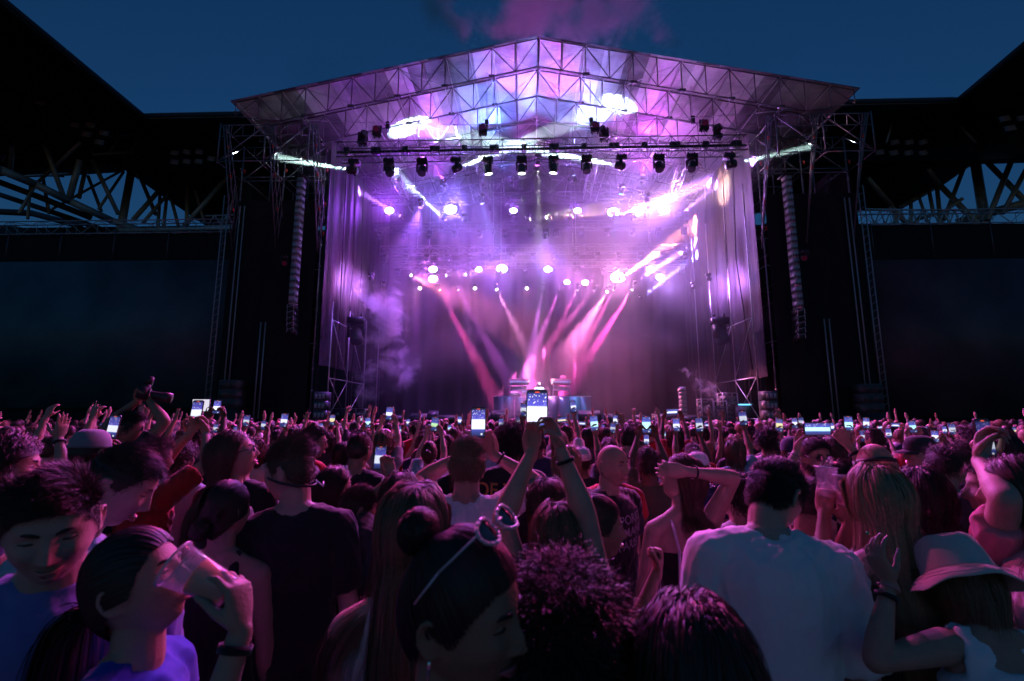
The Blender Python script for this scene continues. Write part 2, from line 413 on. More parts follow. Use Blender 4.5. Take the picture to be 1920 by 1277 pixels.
at(m.build('cable_loom',blackp),front)
pale = (.62,.95,.9); white=(1,.97,1)
VI=(.52,.22,1.0); MG=(1,.18,.75); PK=(1,.3,.62); BL=(.2,.3,1.); LV=(.5,.2,1.0); CY=(.6,.8,1)
KB = .125; EB = .125; BG = 460.0
zt = fz-.42
G1='moving heads hanging in a row from the front truss'
order = ['first','second','third','fourth','fifth','sixth','seventh','eighth','ninth','tenth','eleventh','twelfth']
fr = [ (665,(-1,0,.2),1500,pale,6), (730,(.35,-.3,-1),0,None,0), (792,(0,-.35,-1),0,None,0), (855,(1,.3,.6),1900,pale,8),
       (915,(.16,.1,-1),60,pale,3), (978,(.02,.1,-1),70,pale,3), (1038,(-.1,.1,-1),60,pale,3), (1100,(-.05,-.2,-1),0,None,0),
       (1165,(-1,.3,.40),2000,pale,7), (1235,(.0,-.35,-1),0,None,0), (1297,(-.3,-.3,-1),0,None,0), (1367,(1,0,.22),900,pale,5)]
for i,(px,aim,w,col,deg) in enumerate(fr):
    q = P(px,300,21.2)
    act = 'dark moving head pointing down' if not w else ('moving head throwing a pale beam '+('down' if aim[2]<-.5 else ('up to the right' if aim[0]>0 else 'up to the left')))
    moving_head((q.x,21.2,zt), aim, f'{act}, {order[i]} in the front row', G1,
        on=((.9,1,1),12) if w else None, spot=(w*KB,deg,col,.25) if w else None, scale=1.15)
for i,px in enumerate((680,1133,1345)):
    q=P(px,262,21.2); moving_head((q.x,21.2,fz+.4),(.5*(-1)**i,-.6,.3),f'black moving head standing on the front truss, {order[i]} of three','moving heads standing on the front truss',upright=True,scale=1.0)
# ---- rear grids
Yg1,Yg2,Yg3,Yg4 = 27.6,28.6,29.6,30.4
g1,ax0,ax1,z1 = htruss('upper rear lighting truss with the blinding purple lamps', 672,1305,372,Yg1,.5,.5)
g2,bx0,bx1,z2 = htruss('thin middle truss behind the blinding upper lamps', 705,1290,424,Yg2,.5,.45)
g3,cx0,cx1,z3 = htruss('lattice truss half way down the rear of the stage', 715,1290,468,Yg3,.5,.5)
g4,dx0,dx1,z4 = htruss('lowest rear truss that carries the two rows of pink lamps', 740,1285,495,Yg4,.5,.4)
for (px,py0,py1,Ya,Yb_) in ((890,245,372,21.5,27.4),(1125,245,372,21.5,27.4),(740,330,372,22.5,27.4),(1285,300,372,22.5,27.4)):
    a=P(px,py0,Ya); x=a.x; b_=P(px+(20 if px<1000 else -25),py1-5,Yb_)
    r=empty('lighting_truss',tuple(a)); tag(r,{890:'inclined truss running back from the front truss, left of centre',1125:'inclined truss running back from the front truss, right of centre',740:'slanting truss nearest the left side sheeting',1285:'slanting truss nearest the right side sheeting'}[px],'lighting truss','lighting trusses hung across the stage')
    at(MB().truss(tuple(a),tuple(b_),.4,.4,.5,.025,.012).build('chord_lattice',alu_lit),r)
def blinder(px,py,Y,label,col,w,s=1.0,es=60,deg=125,aim=(0,-1,-.3)):
    q=P(px,py,Y); r=empty('strobe_lamp',tuple(q)); tag(r,label,'stage light','blinding lamps on the rear trusses')
    link('housing',blinder.h,r).scale=(s,)*3; e=link('lens',blinder.l,r); e.scale=(s,)*3; e.material_slots[0].link='OBJECT'; e.material_slots[0].material=lens_mat((.5+.5*col[0],.45+.55*col[1],1),es)
    ld=bpy.data.lights.new('glow','SPOT'); ld.energy=w*1.3; ld.spot_size=R(105 if deg==125 else deg); ld.spot_blend=.6; ld.color=col; ld.shadow_soft_size=.18
    lo=bpy.data.objects.new('glow',ld); COL.objects.link(lo); lo.location=q+Vector((0,-.16,0)); lo.rotation_mode='QUATERNION'; lo.rotation_quaternion=Vector((0,0,-1)).rotation_difference(Vector(aim).normalized())
    return r
t_=MB().box((0,.1,0),(.62,.16,.44)).box((-.33,.08,0),(.03,.1,.5)).box((.33,.08,0),(.03,.1,.5)).box((0,.08,.26),(.68,.1,.03)).tube((0,.08,.26),(0,.08,.5),.025).build('housing',blackp); blinder.h=t_.data; bpy.data.objects.remove(t_)
V,Q=lathe([(.2,0),(.14,.02),(.07,.03),(.001,.032)],20); V=V[:,[0,2,1]]*np.array([1.3,-1,1]); t_=MB().add(V,[q[::-1] for q in Q]).build('lens',lens_mat(white,30)); blinder.l=t_.data; bpy.data.objects.remove(t_)
UP=(.32,.03,1.0); 
ub=[(730,395,UP,900,1.0),(845,393,(.22,.13,1),1500,1.4),(963,395,UP,350,.8),(1083,395,UP,350,.8),(1150,398,LV,1300,1.3),(1195,396,LV,1500,1.4),(1245,394,LV,1300,1.2)]
nm=['leftmost','second','third','fourth','fifth','sixth','seventh','eighth','ninth','tenth']
for i,(px,py,col,w,s) in enumerate(ub): blinder(px,py,Yg1-.1,f'{nm[i]} from the left of the blinding lamps on the upper rear truss',col,w*KB,s)
lb=[(812,505,(.42,.05,1),900,1.),(812,523,(1,.15,.7),500,1.1),(897,505,(.6,.18,1),400,.8),(941,504,(.45,.1,1),1300,1.3),(1028,505,(.2,.1,1),700,1.0),(1063,529,(1,.2,.8),250,.7),(1097,530,(1,.2,.8),300,.8),(1158,520,(1,.3,.8),2600,1.7),(1220,505,(.5,.2,1),900,1.0),(1238,520,(.4,.2,1),700,1.0)]
for i,(px,py,col,w,s) in enumerate(lb): blinder(px,py,Yg4-.3,f'{nm[i]} from the left of the blinding lamps on the lowest rear truss',col,w*KB,s)
# upper row moving heads with fat white beams
G2='moving heads under the upper rear truss'
def mh(px,py,Y,aim,lab,grp,es,spot,col=white,sc=.8,up=False):
    q=P(px,py,Y); off = .45*sc*(-1 if not up else 1)
    return moving_head((q.x,Y,q.z-off),aim,lab,grp,on=(col,es),spot=spot,scale=sc,upright=up)
def toward(px,py,Y,qx,qy,Y2): return P(qx,qy,Y2)-P(px,py,Y)
ups=[(755,408,toward(755,408,27.3,712,382,26.5),'short beam to the upper left',200,10,LV),
     (833,410,toward(833,410,27.3,752,335,28.4),'fat white beam to the upper left',1500,10,(.6,.8,1)),
     (872,412,toward(872,412,27.3,888,340,27.7),'white beam straight up',1300,9,CY),
     (988,412,toward(988,412,27.3,1070,398,26.8),'pale yellow beam to the right',130,11,(1,.9,.6)),
     (1028,410,toward(1028,410,27.3,1100,394,26.8),'orange beam to the right',150,11,(1,.4,.2)),
     (1068,408,toward(1068,408,27.3,1130,398,26.8),'faint orange beam to the right',150,12,(1,.5,.4)),
     (1150,408,toward(1150,408,27.3,1300,350,27.0),'white beam toward the right sheeting',1900,9,LV),
     (1187,410,toward(1187,410,27.3,1330,340,27.0),'second white beam toward the right sheeting',1400,8,LV),
     (1270,408,toward(1270,408,27.3,1400,300,25),'violet beam leaving past the right end of the truss',300,10,VI)]
for (px,py,aim,lab,w,deg,col) in ups: mh(px,py,27.3,aim,'moving head on the upper rear truss, '+lab,G2,30,(w*KB,deg,col,.4),col)
G3='round pink lamps in the lowest row'
lowx=[788,823,857,891,988,1018,1050,1084,1116,1152,1187]
aims={823:((905,700),(1,.08,.45),300),857:((935,680),(.7,.12,.8),220),1018:((1000,640),(.7,.15,.9),220),1050:((1010,640),(.9,.15,.8),480),1084:((1030,650),(1,.10,.55),420),1116:((1050,620),(1,.14,.6),450),1152:((1100,640),(1,.10,.5),400),1187:((1085,700),(1,.06,.5),650)}
for i,px in enumerate(lowx):
    if px in aims:
        (tx,ty),col,w=aims[px]; aim=toward(px,540,Yg4-.2,tx,ty,Yg4+.6); sp=(w*KB,9,col,.4)
    else: aim=(0,-1,-.5); sp=(60,31,PK,.5)
    mh(px,540,Yg4-.2,aim,f'round pink lamp {("beaming down" if px in aims else "facing the crowd")}, {order[i]} in the lowest row',G3,25,sp,(1,.85,1),.62)
G4='moving heads along the third row of the rear lights'
oth=[(768,515,toward(768,515,30,830,545,29),'orange pink beam spreading right',90,20,(1,.2,.35)),
     (833,517,toward(833,517,30,900,512,29.5),'pale orange beam to the right',60,18,(1,.4,.45)),
     (870,516,toward(870,516,30,935,495,29),'pale beam behind the purple lamps',50,16,(1,.5,.6)),
     (930,540,toward(930,540,30,960,600,29),'thin pink beam slanting down',150,8,(1,.3,.8)),
     (1160,525,toward(1160,525,30,1315,415,29.4),'long orange beam to the upper right',3200,11,(1,.3,.22)),
     (1190,530,toward(1190,530,30,1320,445,29.4),'white beam to the upper right',3200,8,(.5,.25,1)),
     (1200,560,toward(1200,560,30,1310,475,29.4),'blue white beam to the upper right',2400,7,(.25,.2,1)),
     (1140,545,toward(1140,545,30,1090,620,28),'broad pink beam down to the left',220,14,(1,.2,.6))]
for (px,py,aim,lab,w,deg,col) in oth: mh(px,py,30,aim,'moving head in the rear rows, '+lab,G4,25,(w*KB,deg,col,.4),(1,.9,1),.6)
# unlit heads filling the rear trusses
nm20=['first','second','third','fourth','fifth','sixth','seventh','eighth','ninth','tenth','eleventh','twelfth','thirteenth','fourteenth','fifteenth']
k=0
for (Y,z,x0,x1,n) in ((Yg2,z2,bx0,bx1,13),(Yg3,z3,cx0,cx1,15),(Yg4-.1,z4,dx0,dx1,12)):
    row=['upper','middle','lower'][k]; k+=1
    for i in range(n):
        x=x0+.3+(x1-x0-.6)*i/(n-1)
        moving_head((x,Y-.1,z-.28),(rnd.uniform(-.5,.5),-1,rnd.uniform(-.9,.2)),f'unlit moving head, {nm20[i]} from the left in the {row} dark row',f'unlit heads in the {row} dark row of the rear rig',scale=.8)
# washes aimed at roof, side sheeting, backdrop, desk
def wash(p,tgt,w,deg,col,lab,up=True,es=8,sc=.8,soft=.5,gain=1):
    p=Vector(p); tgt=Vector(tgt)
    return moving_head(tuple(p),tgt-p,lab,'wash lights turned on the stage itself',on=(col,es),spot=(w*KB/(1 if deg>=30 else 1),deg,col,soft),scale=sc,upright=up,gain=gain)
zz=z1+.3
wash((-5.5,26.5,zz),(-6.5,23,18),950,130,(.55,.07,1),'wash light lighting the left of the roof violet')
wash((-1.5,26.5,zz),(-2.6,24,19),2400,90,(.10,.22,1),'wash light lighting the left centre of the roof blue')
wash((2.2,26.5,zz),(2.2,23.5,19),2400,90,(.2,.28,1),'wash light lighting the right centre of the roof blue')
wash((6.2,26.5,zz),(6.5,22.5,18),1050,130,(.75,.08,1),'wash light lighting the right of the roof violet')
wash((0,25.2,zz),(0.4,20,18.4),1300,90,(.8,.1,1),'wash light lighting the roof ridge pink')
for s in (-1,1):
    for q,(py,yy) in enumerate(((520,24.6),(535,26.8))):
        zq=P(640 if s<0 else 1370,py,yy).z
        wash((s*8.9,yy,zq+.2),(s*10.3,yy+.1,zq),1500-400*q,115,(.62,.22,1),f'{["front","rear"][q]} wash light glaring on the {"left" if s<0 else "right"} side sheeting',up=False,es=4,sc=.6)
wash((-3.2,26.2,z1-.4),(0,27,2.2),5000,34,(.25,.3,1),'blue wash light falling on the desk',up=False)
wash((4.6,24.8,z1-.6),(2.6,26.4,2.2),160,12,(.1,.45,1),'blue wash light on the right of the desk front',up=False,gain=60)
wash((0,22.2,z1-.2),(0.2,28.4,3.1),700,9,(.95,1,.9),'white key light on the disc jockey',up=False,gain=70)
# crowd key: magenta washes added on front truss and towers, lenses nearly dark
for i,(x,w,col) in enumerate(((-7.6,9500,(1,.09,.55)),(-2.6,11000,(.62,.13,1)),(2.6,10000,(.8,.12,.75)),(7.6,9500,(1,.08,.5)))):
    wash((x,20.6,fz+.45),(x*1.2,4,1),w,105,col,f'{["first","second","third","fourth"][i]} of four added lamps on the front truss washing the crowd magenta',up=True,es=.03,sc=.9)
for s in (-1,1):
    wash((s*11.6,20.6,9.0),(s*-2,3,1.4),5600,80,(1,.06,.32),f'added crimson wash light on the {"left" if s<0 else "right"} tower turned on the crowd',up=False,es=.02,sc=.7)
wash((0.5,26.2,z3),(0,30,3),1500,110,(.34,.1,1),'violet wash light added to fill the low haze behind the desk',up=False)  # added lamp, only there to tint the low haze violet
wash((-6.5,25.2,z3+1.5),(-8.3,24.0,4.2),7000,46,(.34,.12,1),'wash light added above the left smoke to brighten it',up=False)  # added lamp that brightens the left plume
wash((6.0,25.0,z3+1.5),(8.4,23.4,3.0),3500,34,(.5,.15,1),'wash light added above the right smoke to brighten it',up=False)  # added lamp that brightens the right puff
# ---- haze in the stage house
m = MB().box((0,26.8,10.2),(25.6,11.7,20.2)); hz=m.build('haze',None)
hm,nt_,v_=volume_mat('stage_haze',.02,(1,1,1),.45)
def cloud(nt, v, base, amp, scale, lo, hi, detail=4, stretch=(1,1,1), dist=.6):
    N=nt.nodes; L=nt.links; tc=N.new('ShaderNodeTexCoord'); mp=N.new('ShaderNodeMapping'); mp.inputs['Scale'].default_value=stretch
    nz=N.new('ShaderNodeTexNoise'); nz.inputs['Scale'].default_value=scale; nz.inputs['Detail'].default_value=detail; nz.inputs['Distortion'].default_value=dist
    mr=N.new('ShaderNodeMapRange'); mr.inputs['From Min'].default_value=lo; mr.inputs['From Max'].default_value=hi; mr.inputs['To Min'].default_value=base; mr.inputs['To Max'].default_value=base+amp; mr.interpolation_type='SMOOTHSTEP'
    L.new(tc.outputs['Object'],mp.inputs[0]); L.new(mp.outputs[0],nz.inputs['Vector']); L.new(nz.outputs['Fac'],mr.inputs['Value']); sx=N.new('ShaderNodeSeparateXYZ'); L.new(tc.outputs['Object'],sx.inputs[0]); hg=N.new('ShaderNodeMapRange'); hg.interpolation_type='SMOOTHSTEP'; hg.inputs['From Min'].default_value=2.5; hg.inputs['From Max'].default_value=11; hg.inputs['To Min'].default_value=.58; hg.inputs['To Max'].default_value=1.05; L.new(sx.outputs['Z'],hg.inputs[0])
    ml=N.new('ShaderNodeMath'); ml.operation='MULTIPLY'; L.new(mr.outputs[0],ml.inputs[0]); L.new(hg.outputs[0],ml.inputs[1])
    ax=N.new('ShaderNodeMath'); ax.operation='ABSOLUTE'; L.new(sx.outputs['X'],ax.inputs[0]); xf=N.new('ShaderNodeMapRange'); xf.interpolation_type='SMOOTHSTEP'; xf.inputs['From Min'].default_value=7.2; xf.inputs['From Max'].default_value=10; xf.inputs['To Min'].default_value=1; xf.inputs['To Max'].default_value=.15; L.new(ax.outputs[0],xf.inputs[0])
    zf_=N.new('ShaderNodeMapRange'); zf_.inputs['From Min'].default_value=12.3; zf_.inputs['From Max'].default_value=13.6; zf_.inputs['To Min'].default_value=0; zf_.inputs['To Max'].default_value=1; L.new(sx.outputs['Z'],zf_.inputs[0]); mxx=N.new('ShaderNodeMath'); mxx.operation='MAXIMUM'; L.new(xf.outputs[0],mxx.inputs[0]); L.new(zf_.outputs[0],mxx.inputs[1])
    m3=N.new('ShaderNodeMath'); m3.operation='MULTIPLY'; L.new(ml.outputs[0],m3.inputs[0]); L.new(mxx.outputs[0],m3.inputs[1]); L.new(m3.outputs[0],v.inputs['Density'])
    return tc,mr
cloud(nt_,v_,.008,.055,.22,.36,.72); hz.data.materials.append(hm); hm.cycles.volume_sampling='EQUIANGULAR'; tag(hz,'thin theatrical haze filling the stage','haze',kind='stuff')
# ================================================================== STADIUM
def PZ(px,py,z):
    r=ray(px,py); t=(z-CAM.z)/r.z; return CAM+r*t
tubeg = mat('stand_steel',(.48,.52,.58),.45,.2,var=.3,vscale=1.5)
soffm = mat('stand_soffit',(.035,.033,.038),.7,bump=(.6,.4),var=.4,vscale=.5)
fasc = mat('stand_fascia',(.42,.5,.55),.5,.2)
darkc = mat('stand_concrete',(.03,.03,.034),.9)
zf = 33.4
cl = P(270,214,46); cr_ = P(1797,189,46); cl.z = cr_.z = zf
L0 = PZ(0,0,zf); R0 = PZ(1920,88,zf)
L1 = cl+(L0-cl)*2.2; R1 = cr_+(R0-cr_)*2.6
def slab(mb, quad, th=.5):
    a=[Vector(q) for q in quad]; n=len(a)
    v=[tuple(q) for q in a]+[tuple(q+Vector((0,0,th))) for q in a]
    mb.add(v,[(3,2,1,0),(4,5,6,7)]+[(i,(i+1)%4,(i+1)%4+4,i+4) for i in range(4)])
def fas(mb,a,b,h=.9):
    a=Vector(a);b=Vector(b); d=(b-a).normalized(); n=Vector((d.y,-d.x,0))*.12
    for k in range(3):
        z0=-.05+k*h/3; mb.add([tuple(a-n*(1+k)+Vector((0,0,z0))),tuple(b-n*(1+k)+Vector((0,0,z0))),tuple(b-n*(1+k)+Vector((0,0,z0+h/3-.05))),tuple(a-n*(1+k)+Vector((0,0,z0+h/3-.05)))],[(0,1,2,3)])
        mb.add([tuple(a-n*(1+k)+Vector((0,0,z0+h/3-.05))),tuple(b-n*(1+k)+Vector((0,0,z0+h/3-.05))),tuple(b-n*(2+k)+Vector((0,0,z0+h/3-.05))),tuple(a-n*(2+k)+Vector((0,0,z0+h/3-.05)))],[(0,1,2,3)])
def pt(r,segs,par,name='strut',m=tubeg):
    for sgm in segs:
        pts=[P(*q) for q in sgm[:-1]]; px=sgm[-1]
        mb=MB(); rr=px/FPX*pts[0].y*.52
        mb.path([tuple(q) for q in pts],rr,10)
        o=mb.build(name,m,None,True); at(o,par)
# left
bo_l = P(232,318,66); bo_l2 = P(-260,345,48); bl_d = P(400,428,70)
sl = tag(empty('stadium_stand',(cl.x-20,cl.y-10,0)),'left stand of the stadium with dark roof and tubular steel trusses','stadium stand')
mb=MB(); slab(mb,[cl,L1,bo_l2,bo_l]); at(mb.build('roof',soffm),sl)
mb=MB(); fas(mb,L1,cl); at(mb.build('fascia',fasc),sl)
pt(0,[[(-60,298,42),(0,318,44),(65,345,47),(130,377,50),(210,414,54),(262,432,56),17],
      [(15,330,58),(110,327,61),(232,319,64),8],
      [(0,300,50),(35,222,48),10],[(18,330,50),(24,262,47),8],[(65,222,48),(122,376,50),9],[(60,352,52),(150,268,48),6],
      [(128,378,50),(150,300,49),11],[(165,330,60),(190,396,60),6],[(185,392,56),(232,322,60),5],[(148,372,56),(162,310,56),7],
      [(173,300,52),(222,402,54),8],[(246,322,62),(226,432,58),13],[(260,326,64),(292,402,62),7],[(312,342,62),(250,412,58),8],
      [(325,352,62),(268,418,58),6],[(300,366,62),(296,428,60),6],[(313,366,62),(306,430,60),6],[(322,376,62),(336,430,62),6],[(352,330,62),(350,425,60),7],
      [(425,334,58),(345,424,56),(322,448,54),8],[(366,358,60),(384,420,60),5],[(445,350,58),(424,420,57),6],
      [(75,327,60),(120,330,61),6],[(80,330,58),(92,400,57),6],[(98,392,56),(232,318,62),5],[(36,400,50),(70,340,52),6],[(52,410,52),(58,340,54),5],
      [(0,85,40),(90,79,43),5],[(0,118,40),(14,108,41),7],[(10,122,41),(36,84,42),6],
      [(95,184,44),(208,177,46),5],[(62,222,44),(146,214,46),6],[(100,214,45),(122,185,45),4],[(122,185,45),(138,213,45),4],[(142,213,46),(167,184,46),5],
      [(205,256,50),(266,252,52),4],[(172,290,50),(250,285,52),5],[(205,285,51),(226,256,51),4],[(245,284,52),(264,254,52),4]],sl)
pt(0,[[(-40,352,60),(60,385,58),(140,412,57),(190,430,56),10],[(-40,395,70),(60,400,70),(150,424,68),12],[(-40,432,70),(20,428,70),(60,436,70),12],[(0,342,52),(70,368,52),(170,408,54),12]],sl,'catwalk_beam',soffm)
# right
bo_r = P(1835,300,66); bo_r2 = P(2250,310,48)
sr = tag(empty('stadium_stand',(cr_.x+20,cr_.y-10,0)),'right stand of the stadium with dark roof and tubular steel trusses','stadium stand')
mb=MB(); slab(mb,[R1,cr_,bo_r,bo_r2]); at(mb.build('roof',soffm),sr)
mb=MB(); fas(mb,cr_,R1); at(mb.build('fascia',fasc),sr)
pt(0,[[(1690,388,64),(1760,348,64),(1815,310,64),(1835,304,64),8],[(1835,304,64),(1925,301,60),8],
      [(1829,306,62),(1848,424,58),15],[(1853,306,60),(1925,380,56),9],[(1897,300,58),(1852,412,57),9],[(1925,316,56),(1880,400,56),8],
      [(1806,318,62),(1770,412,60),7],[(1755,340,62),(1832,418,58),9],[(1742,358,62),(1750,400,60),6],[(1757,352,62),(1764,425,60),7],[(1708,378,62),(1708,418,60),6],
      [(1722,366,62),(1738,414,60),5],[(1728,402,60),(1712,420,60),5],[(1670,386,60),(1700,420,60),8],[(1676,392,60),(1682,418,60),6],[(1690,405,60),(1672,420,60),4],
      [(1628,334,58),(1672,386,60),8],[(1742,318,56),(1760,345,58),7],[(1793,418,60),(1860,398,58),(1925,380,56),14],[(1718,412,60),(1768,398,58),(1805,372,57),6],
      [(1672,232,50),(1662,268,50),4],[(1800,236,50),(1830,268,50),4]],sr)
# end stand
se = tag(empty('stadium_stand',(0,60,0)),'end stand of the stadium whose roof edge runs behind the stage','stadium stand')
eb=70.
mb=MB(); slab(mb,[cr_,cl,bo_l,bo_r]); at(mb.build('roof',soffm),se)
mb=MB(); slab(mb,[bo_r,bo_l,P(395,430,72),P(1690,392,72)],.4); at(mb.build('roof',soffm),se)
mb=MB(); fas(mb,cl,cr_); at(mb.build('fascia',fasc),se)
for (x0,x1,y0,Y) in ((0,460,434,62),(1615,1925,428,62),(430,1640,436,63)):
    a=P(x0-300 if x0==0 else x0,y0,Y); b=P(x1+300 if x0==1615 else x1,y0,Y); zt_=a.z
    at(MB().box(((a.x+b.x)/2,Y,zt_/2),(abs(b.x-a.x),1,zt_)).build('rear_wall',darkc),se)
pt(0,[[(225,432,50),(460,427,50),8],[(385,405,50),(460,402,50),3],[(385,424,50),(460,421,50),3],[(1622,424,50),(1830,421,50),7],[(1622,392,50),(1830,395,50),3]],se,'catwalk')
for i in range(10):
    x=1630+i*20; pt(0,[[(x,394,50),(x+10,421,50),2.5],[(x+10,421,50),(x+20,394,50),2.5]],se)
for i in range(3): pt(0,[[(390+i*24,421,50),(402+i*24,404,50),2.5],[(402+i*24,404,50),(414+i*24,421,50),2.5]],se)
# floodlights under the stand roofs
fm=MB().box((0,0,0),(.9,.35,.9)).box((0,.25,.1),(.3,.3,.3)); fo=fm.build('lamp_body',blackp); FB=fo.data; bpy.data.objects.remove(fo)
gm=MB(); [gm.box((0,-.19,z),(.8,.03,.13)) for z in (-.3,-.1,.1,.3)]
go_=gm.build('louvre',mat('louvre_grey',(.5,.3,.3),.5,.2)); GB=go_.data; bpy.data.objects.remove(go_)
fl=[(15,135),(12,152),(50,150),(42,172),(88,176),(76,194),(141,237),(170,237),(163,254),(196,252),(187,269),(328,289),(351,287),(374,287),(328,306),(351,305),(373,305),(397,300),
    (1677,269),(1704,269),(1730,269),(1649,288),(1675,289),(1703,289),(1730,289),(1883,225),(1893,243),(1916,224)]
place_='floodlights hung under the stand roofs'
for i,(px,py) in enumerate(fl):
    Y = 42 if px<100 else 45 if px<200 else 50 if px<1800 else 44
    q=P(px,py,Y); wh=('under the left roof at the edge' if px<100 else 'under the left stand roof beside the corner' if px<210 else 'in the double row left of the stage roof' if px<500 else 'in the double row right of the stage roof' if px<1800 else 'under the right stand roof at the right edge')
    ix=['first','second','third','fourth','fifth','sixth','seventh','eighth','ninth','tenth','eleventh','twelfth','thirteenth','fourteenth','fifteenth','sixteenth','seventeenth','eighteenth','first','second','third','fourth','fifth','sixth','seventh','eighth','ninth','tenth'][i]; row='upper' if (py<290 if 300<px<450 else py<280 if 1600<px<1800 else i%2==0) else 'lower'
    r=empty('floodlight',tuple(q)); tag(r,f'{ix} louvred floodlight {wh}','floodlight',place_)
    r.scale=(.95,)*3; r.rotation_euler=(R(-25),0,math.atan2(q.x,q.y)*-.6)
    link('lamp_body',FB,r); link('louvre',GB,r)
# ================================================================== SCREENS AND SPEAKERS
def screen_mat(name,c0):
    m=mat(name,c0,.45,.0,spec=.35); nt=m.node_tree; b=nt.nodes['Principled BSDF']
    tc=nt.nodes.new('ShaderNodeTexCoord'); mp=nt.nodes.new('ShaderNodeMapping'); mp.inputs['Scale'].default_value=(2,2,2)
    br=nt.nodes.new('ShaderNodeTexVoronoi'); br.distance='CHEBYCHEV'; br.inputs['Scale'].default_value=1; br.inputs['Randomness'].default_value=0
    nz=nt.nodes.new('ShaderNodeTexNoise'); nz.inputs['Scale'].default_value=.35; nz.inputs['Detail'].default_value=6
    mr=nt.nodes.new('ShaderNodeMapRange'); mr.inputs['From Min'].default_value=.3; mr.inputs['From Max'].default_value=.7; mr.inputs['To Min'].default_value=.55; mr.inputs['To Max'].default_value=1.5
    mx=nt.nodes.new('ShaderNodeMix'); mx.data_type='RGBA'; mx.blend_type='MULTIPLY'; mx.inputs[0].default_value=1; mx.inputs[6].default_value=(*c0,1)
    nt.links.new(tc.outputs['Object'],nz.inputs[0]); nt.links.new(nz.outputs[0],mr.inputs[0]); nt.links.new(mr.outputs[0],mx.inputs[7]); nt.links.new(mx.outputs[2],b.inputs['Base Color'])
    return m
for s in (-1,1):
    Y=23.0
    if s<0: x1=P(418,640,Y).x; x0=x1-15.5; zt0=P(200,490,Y).z; zb0=P(200,764,Y).z; c0=(.05,.085,.10)
    else: x0=P(1638,640,Y).x; x1=x0+15.5; zt0=P(1750,487,Y).z; zb0=P(1750,784,Y).z; c0=(.075,.05,.06)
    r=tag(empty('video_screen',((x0+x1)/2,Y,zb0)),f'large switched off video screen on the {"left" if s<0 else "right"} of the stage','video screen')
    at(MB().box(((x0+x1)/2,Y,(zt0+zb0)/2),(x1-x0,.12,zt0-zb0)).build('display',screen_mat('screen_off_'+('a' if s<0 else 'b'),c0)),r)
    f=MB()
    for xx in (x0,x1): f.box((xx,Y+.02,(zt0+zb0)/2),(.14,.2,zt0-zb0+.2))
    at(f.build('frame',blackp),r)
    zh=P(300,434,Y).z
    o=tower.drape('header_cloth',(x0-.3,Y+.3),(x1+.3,Y+.3),zt0-.1,zh,.03,seed=50+s,nx=80,parent=r)
    o=tower.drape('lower_cloth',(x0-.3,Y+.1),(x1+.3,Y+.1),0,zb0-.02,.02,seed=60+s,nx=80,parent=r)
    at(MB().truss((x0,Y+.4,zh+.35),(x1,Y+.4,zh+.35),.5,.7,.8,.03,.016).build('top_truss',wsteel),r)
    for i in range(6):
        x=x0+.6+(x1-x0-1.2)*i/5
        m=MB().tube((x,Y+.12,zt0+.1),(x,Y+.12,zh+.1),.018)
        for z in np.arange(zt0+.2,zh,.22): m.tube((x-.05,Y+.12,z),(x+.05,Y+.12,z+.08),.012,4)
        at(m.build('hanging_chain',alu),r)
    xm=P(437 if s<0 else 1603,600,Y).x
    m=MB(); m.tube((xm-.12,YT-.35,1),(xm-.12,YT-.35,12.5),.028).tube((xm+.12,YT-.35,1),(xm+.12,YT-.35,12.5),.028)
    for z in np.arange(1.2,12.5,.35): m.tube((xm-.12,YT-.35,z),(xm+.12,YT-.35,z+.17),.012,4)
    tag(m.build('ladder_truss',wsteel),f'slender upright ladder truss between the {"left" if s<0 else "right"} screen and the scaffold tower','ladder truss')
cabm=mat('speaker_grey',(.42,.38,.42),.5,.1); 
def line_array(s,px,py0,py1,py2):
    a=P(px,py0,YT-1.0); n=19; x=a.x; top=a.z; zb1=P(px,py1,YT-1).z; zb2=P(px,py2,YT-1).z
    r=tag(empty('line_array',(x,YT-1,top)),f'curved hanging loudspeaker array in front of the {"left" if s<0 else "right"} tower','line array','line arrays flanking the stage')
    hgt=(top-zb1)/n; ang=0; y=0; z=0
    mb=MB(); mb.tube((0,0,0),(0,0,.9),.02).tube((-.15,.1,0),(-.15,.1,1.2),.015).box((0,0,.03),(.5,.6,.06)); mb.build('rigging_frame',dsteel,r)
    for i in range(n):
        m=MB(); w=.27
        m.box((0,0,0),(w,.36,hgt*.98)); cc=m.build('speaker_cabinet',cabm,r); cc.location=(s*.0,y,z-hgt/2)
        g=MB()
        for k in range(4): g.box((-w/2+w*(k+.5)/4,-.185,-hgt*.12),(w*.13,.02,hgt*.34))
        for k in range(4): g.box((-s*(w/2+.003),-.13+.085*k,-hgt*.12),(.02,.045,hgt*.34))
        g.build('slot',blackp,cc)
        z-=hgt
    n2=5; h2=(zb1-zb2)/n2
    for i in range(n2):
        ang+=R(3.2); m=MB(); m.box((0,.1,0),(.26,.45,h2*.9)); 
        m2=MB().tube((-.15,-.2,h2*.45),(-.15,-.2,-h2*.45),.018).tube((.15,-.2,h2*.45),(.15,-.2,-h2*.45),.018).tube((-.15,-.2,0),(.15,-.2,h2*.3),.014)
        cc=m.build('speaker_cabinet',blackp,r); cc.location=(-s*.0,y,z-h2/2); cc.rotation_euler=(-ang,s*ang*.3,0)
        m2.build('side_rail',cabm,cc); z-=h2*math.cos(ang); y-=h2*math.sin(ang)*-.8
    return r
line_array(-1,566,335,572,626); line_array(1,1474,332,580,638)
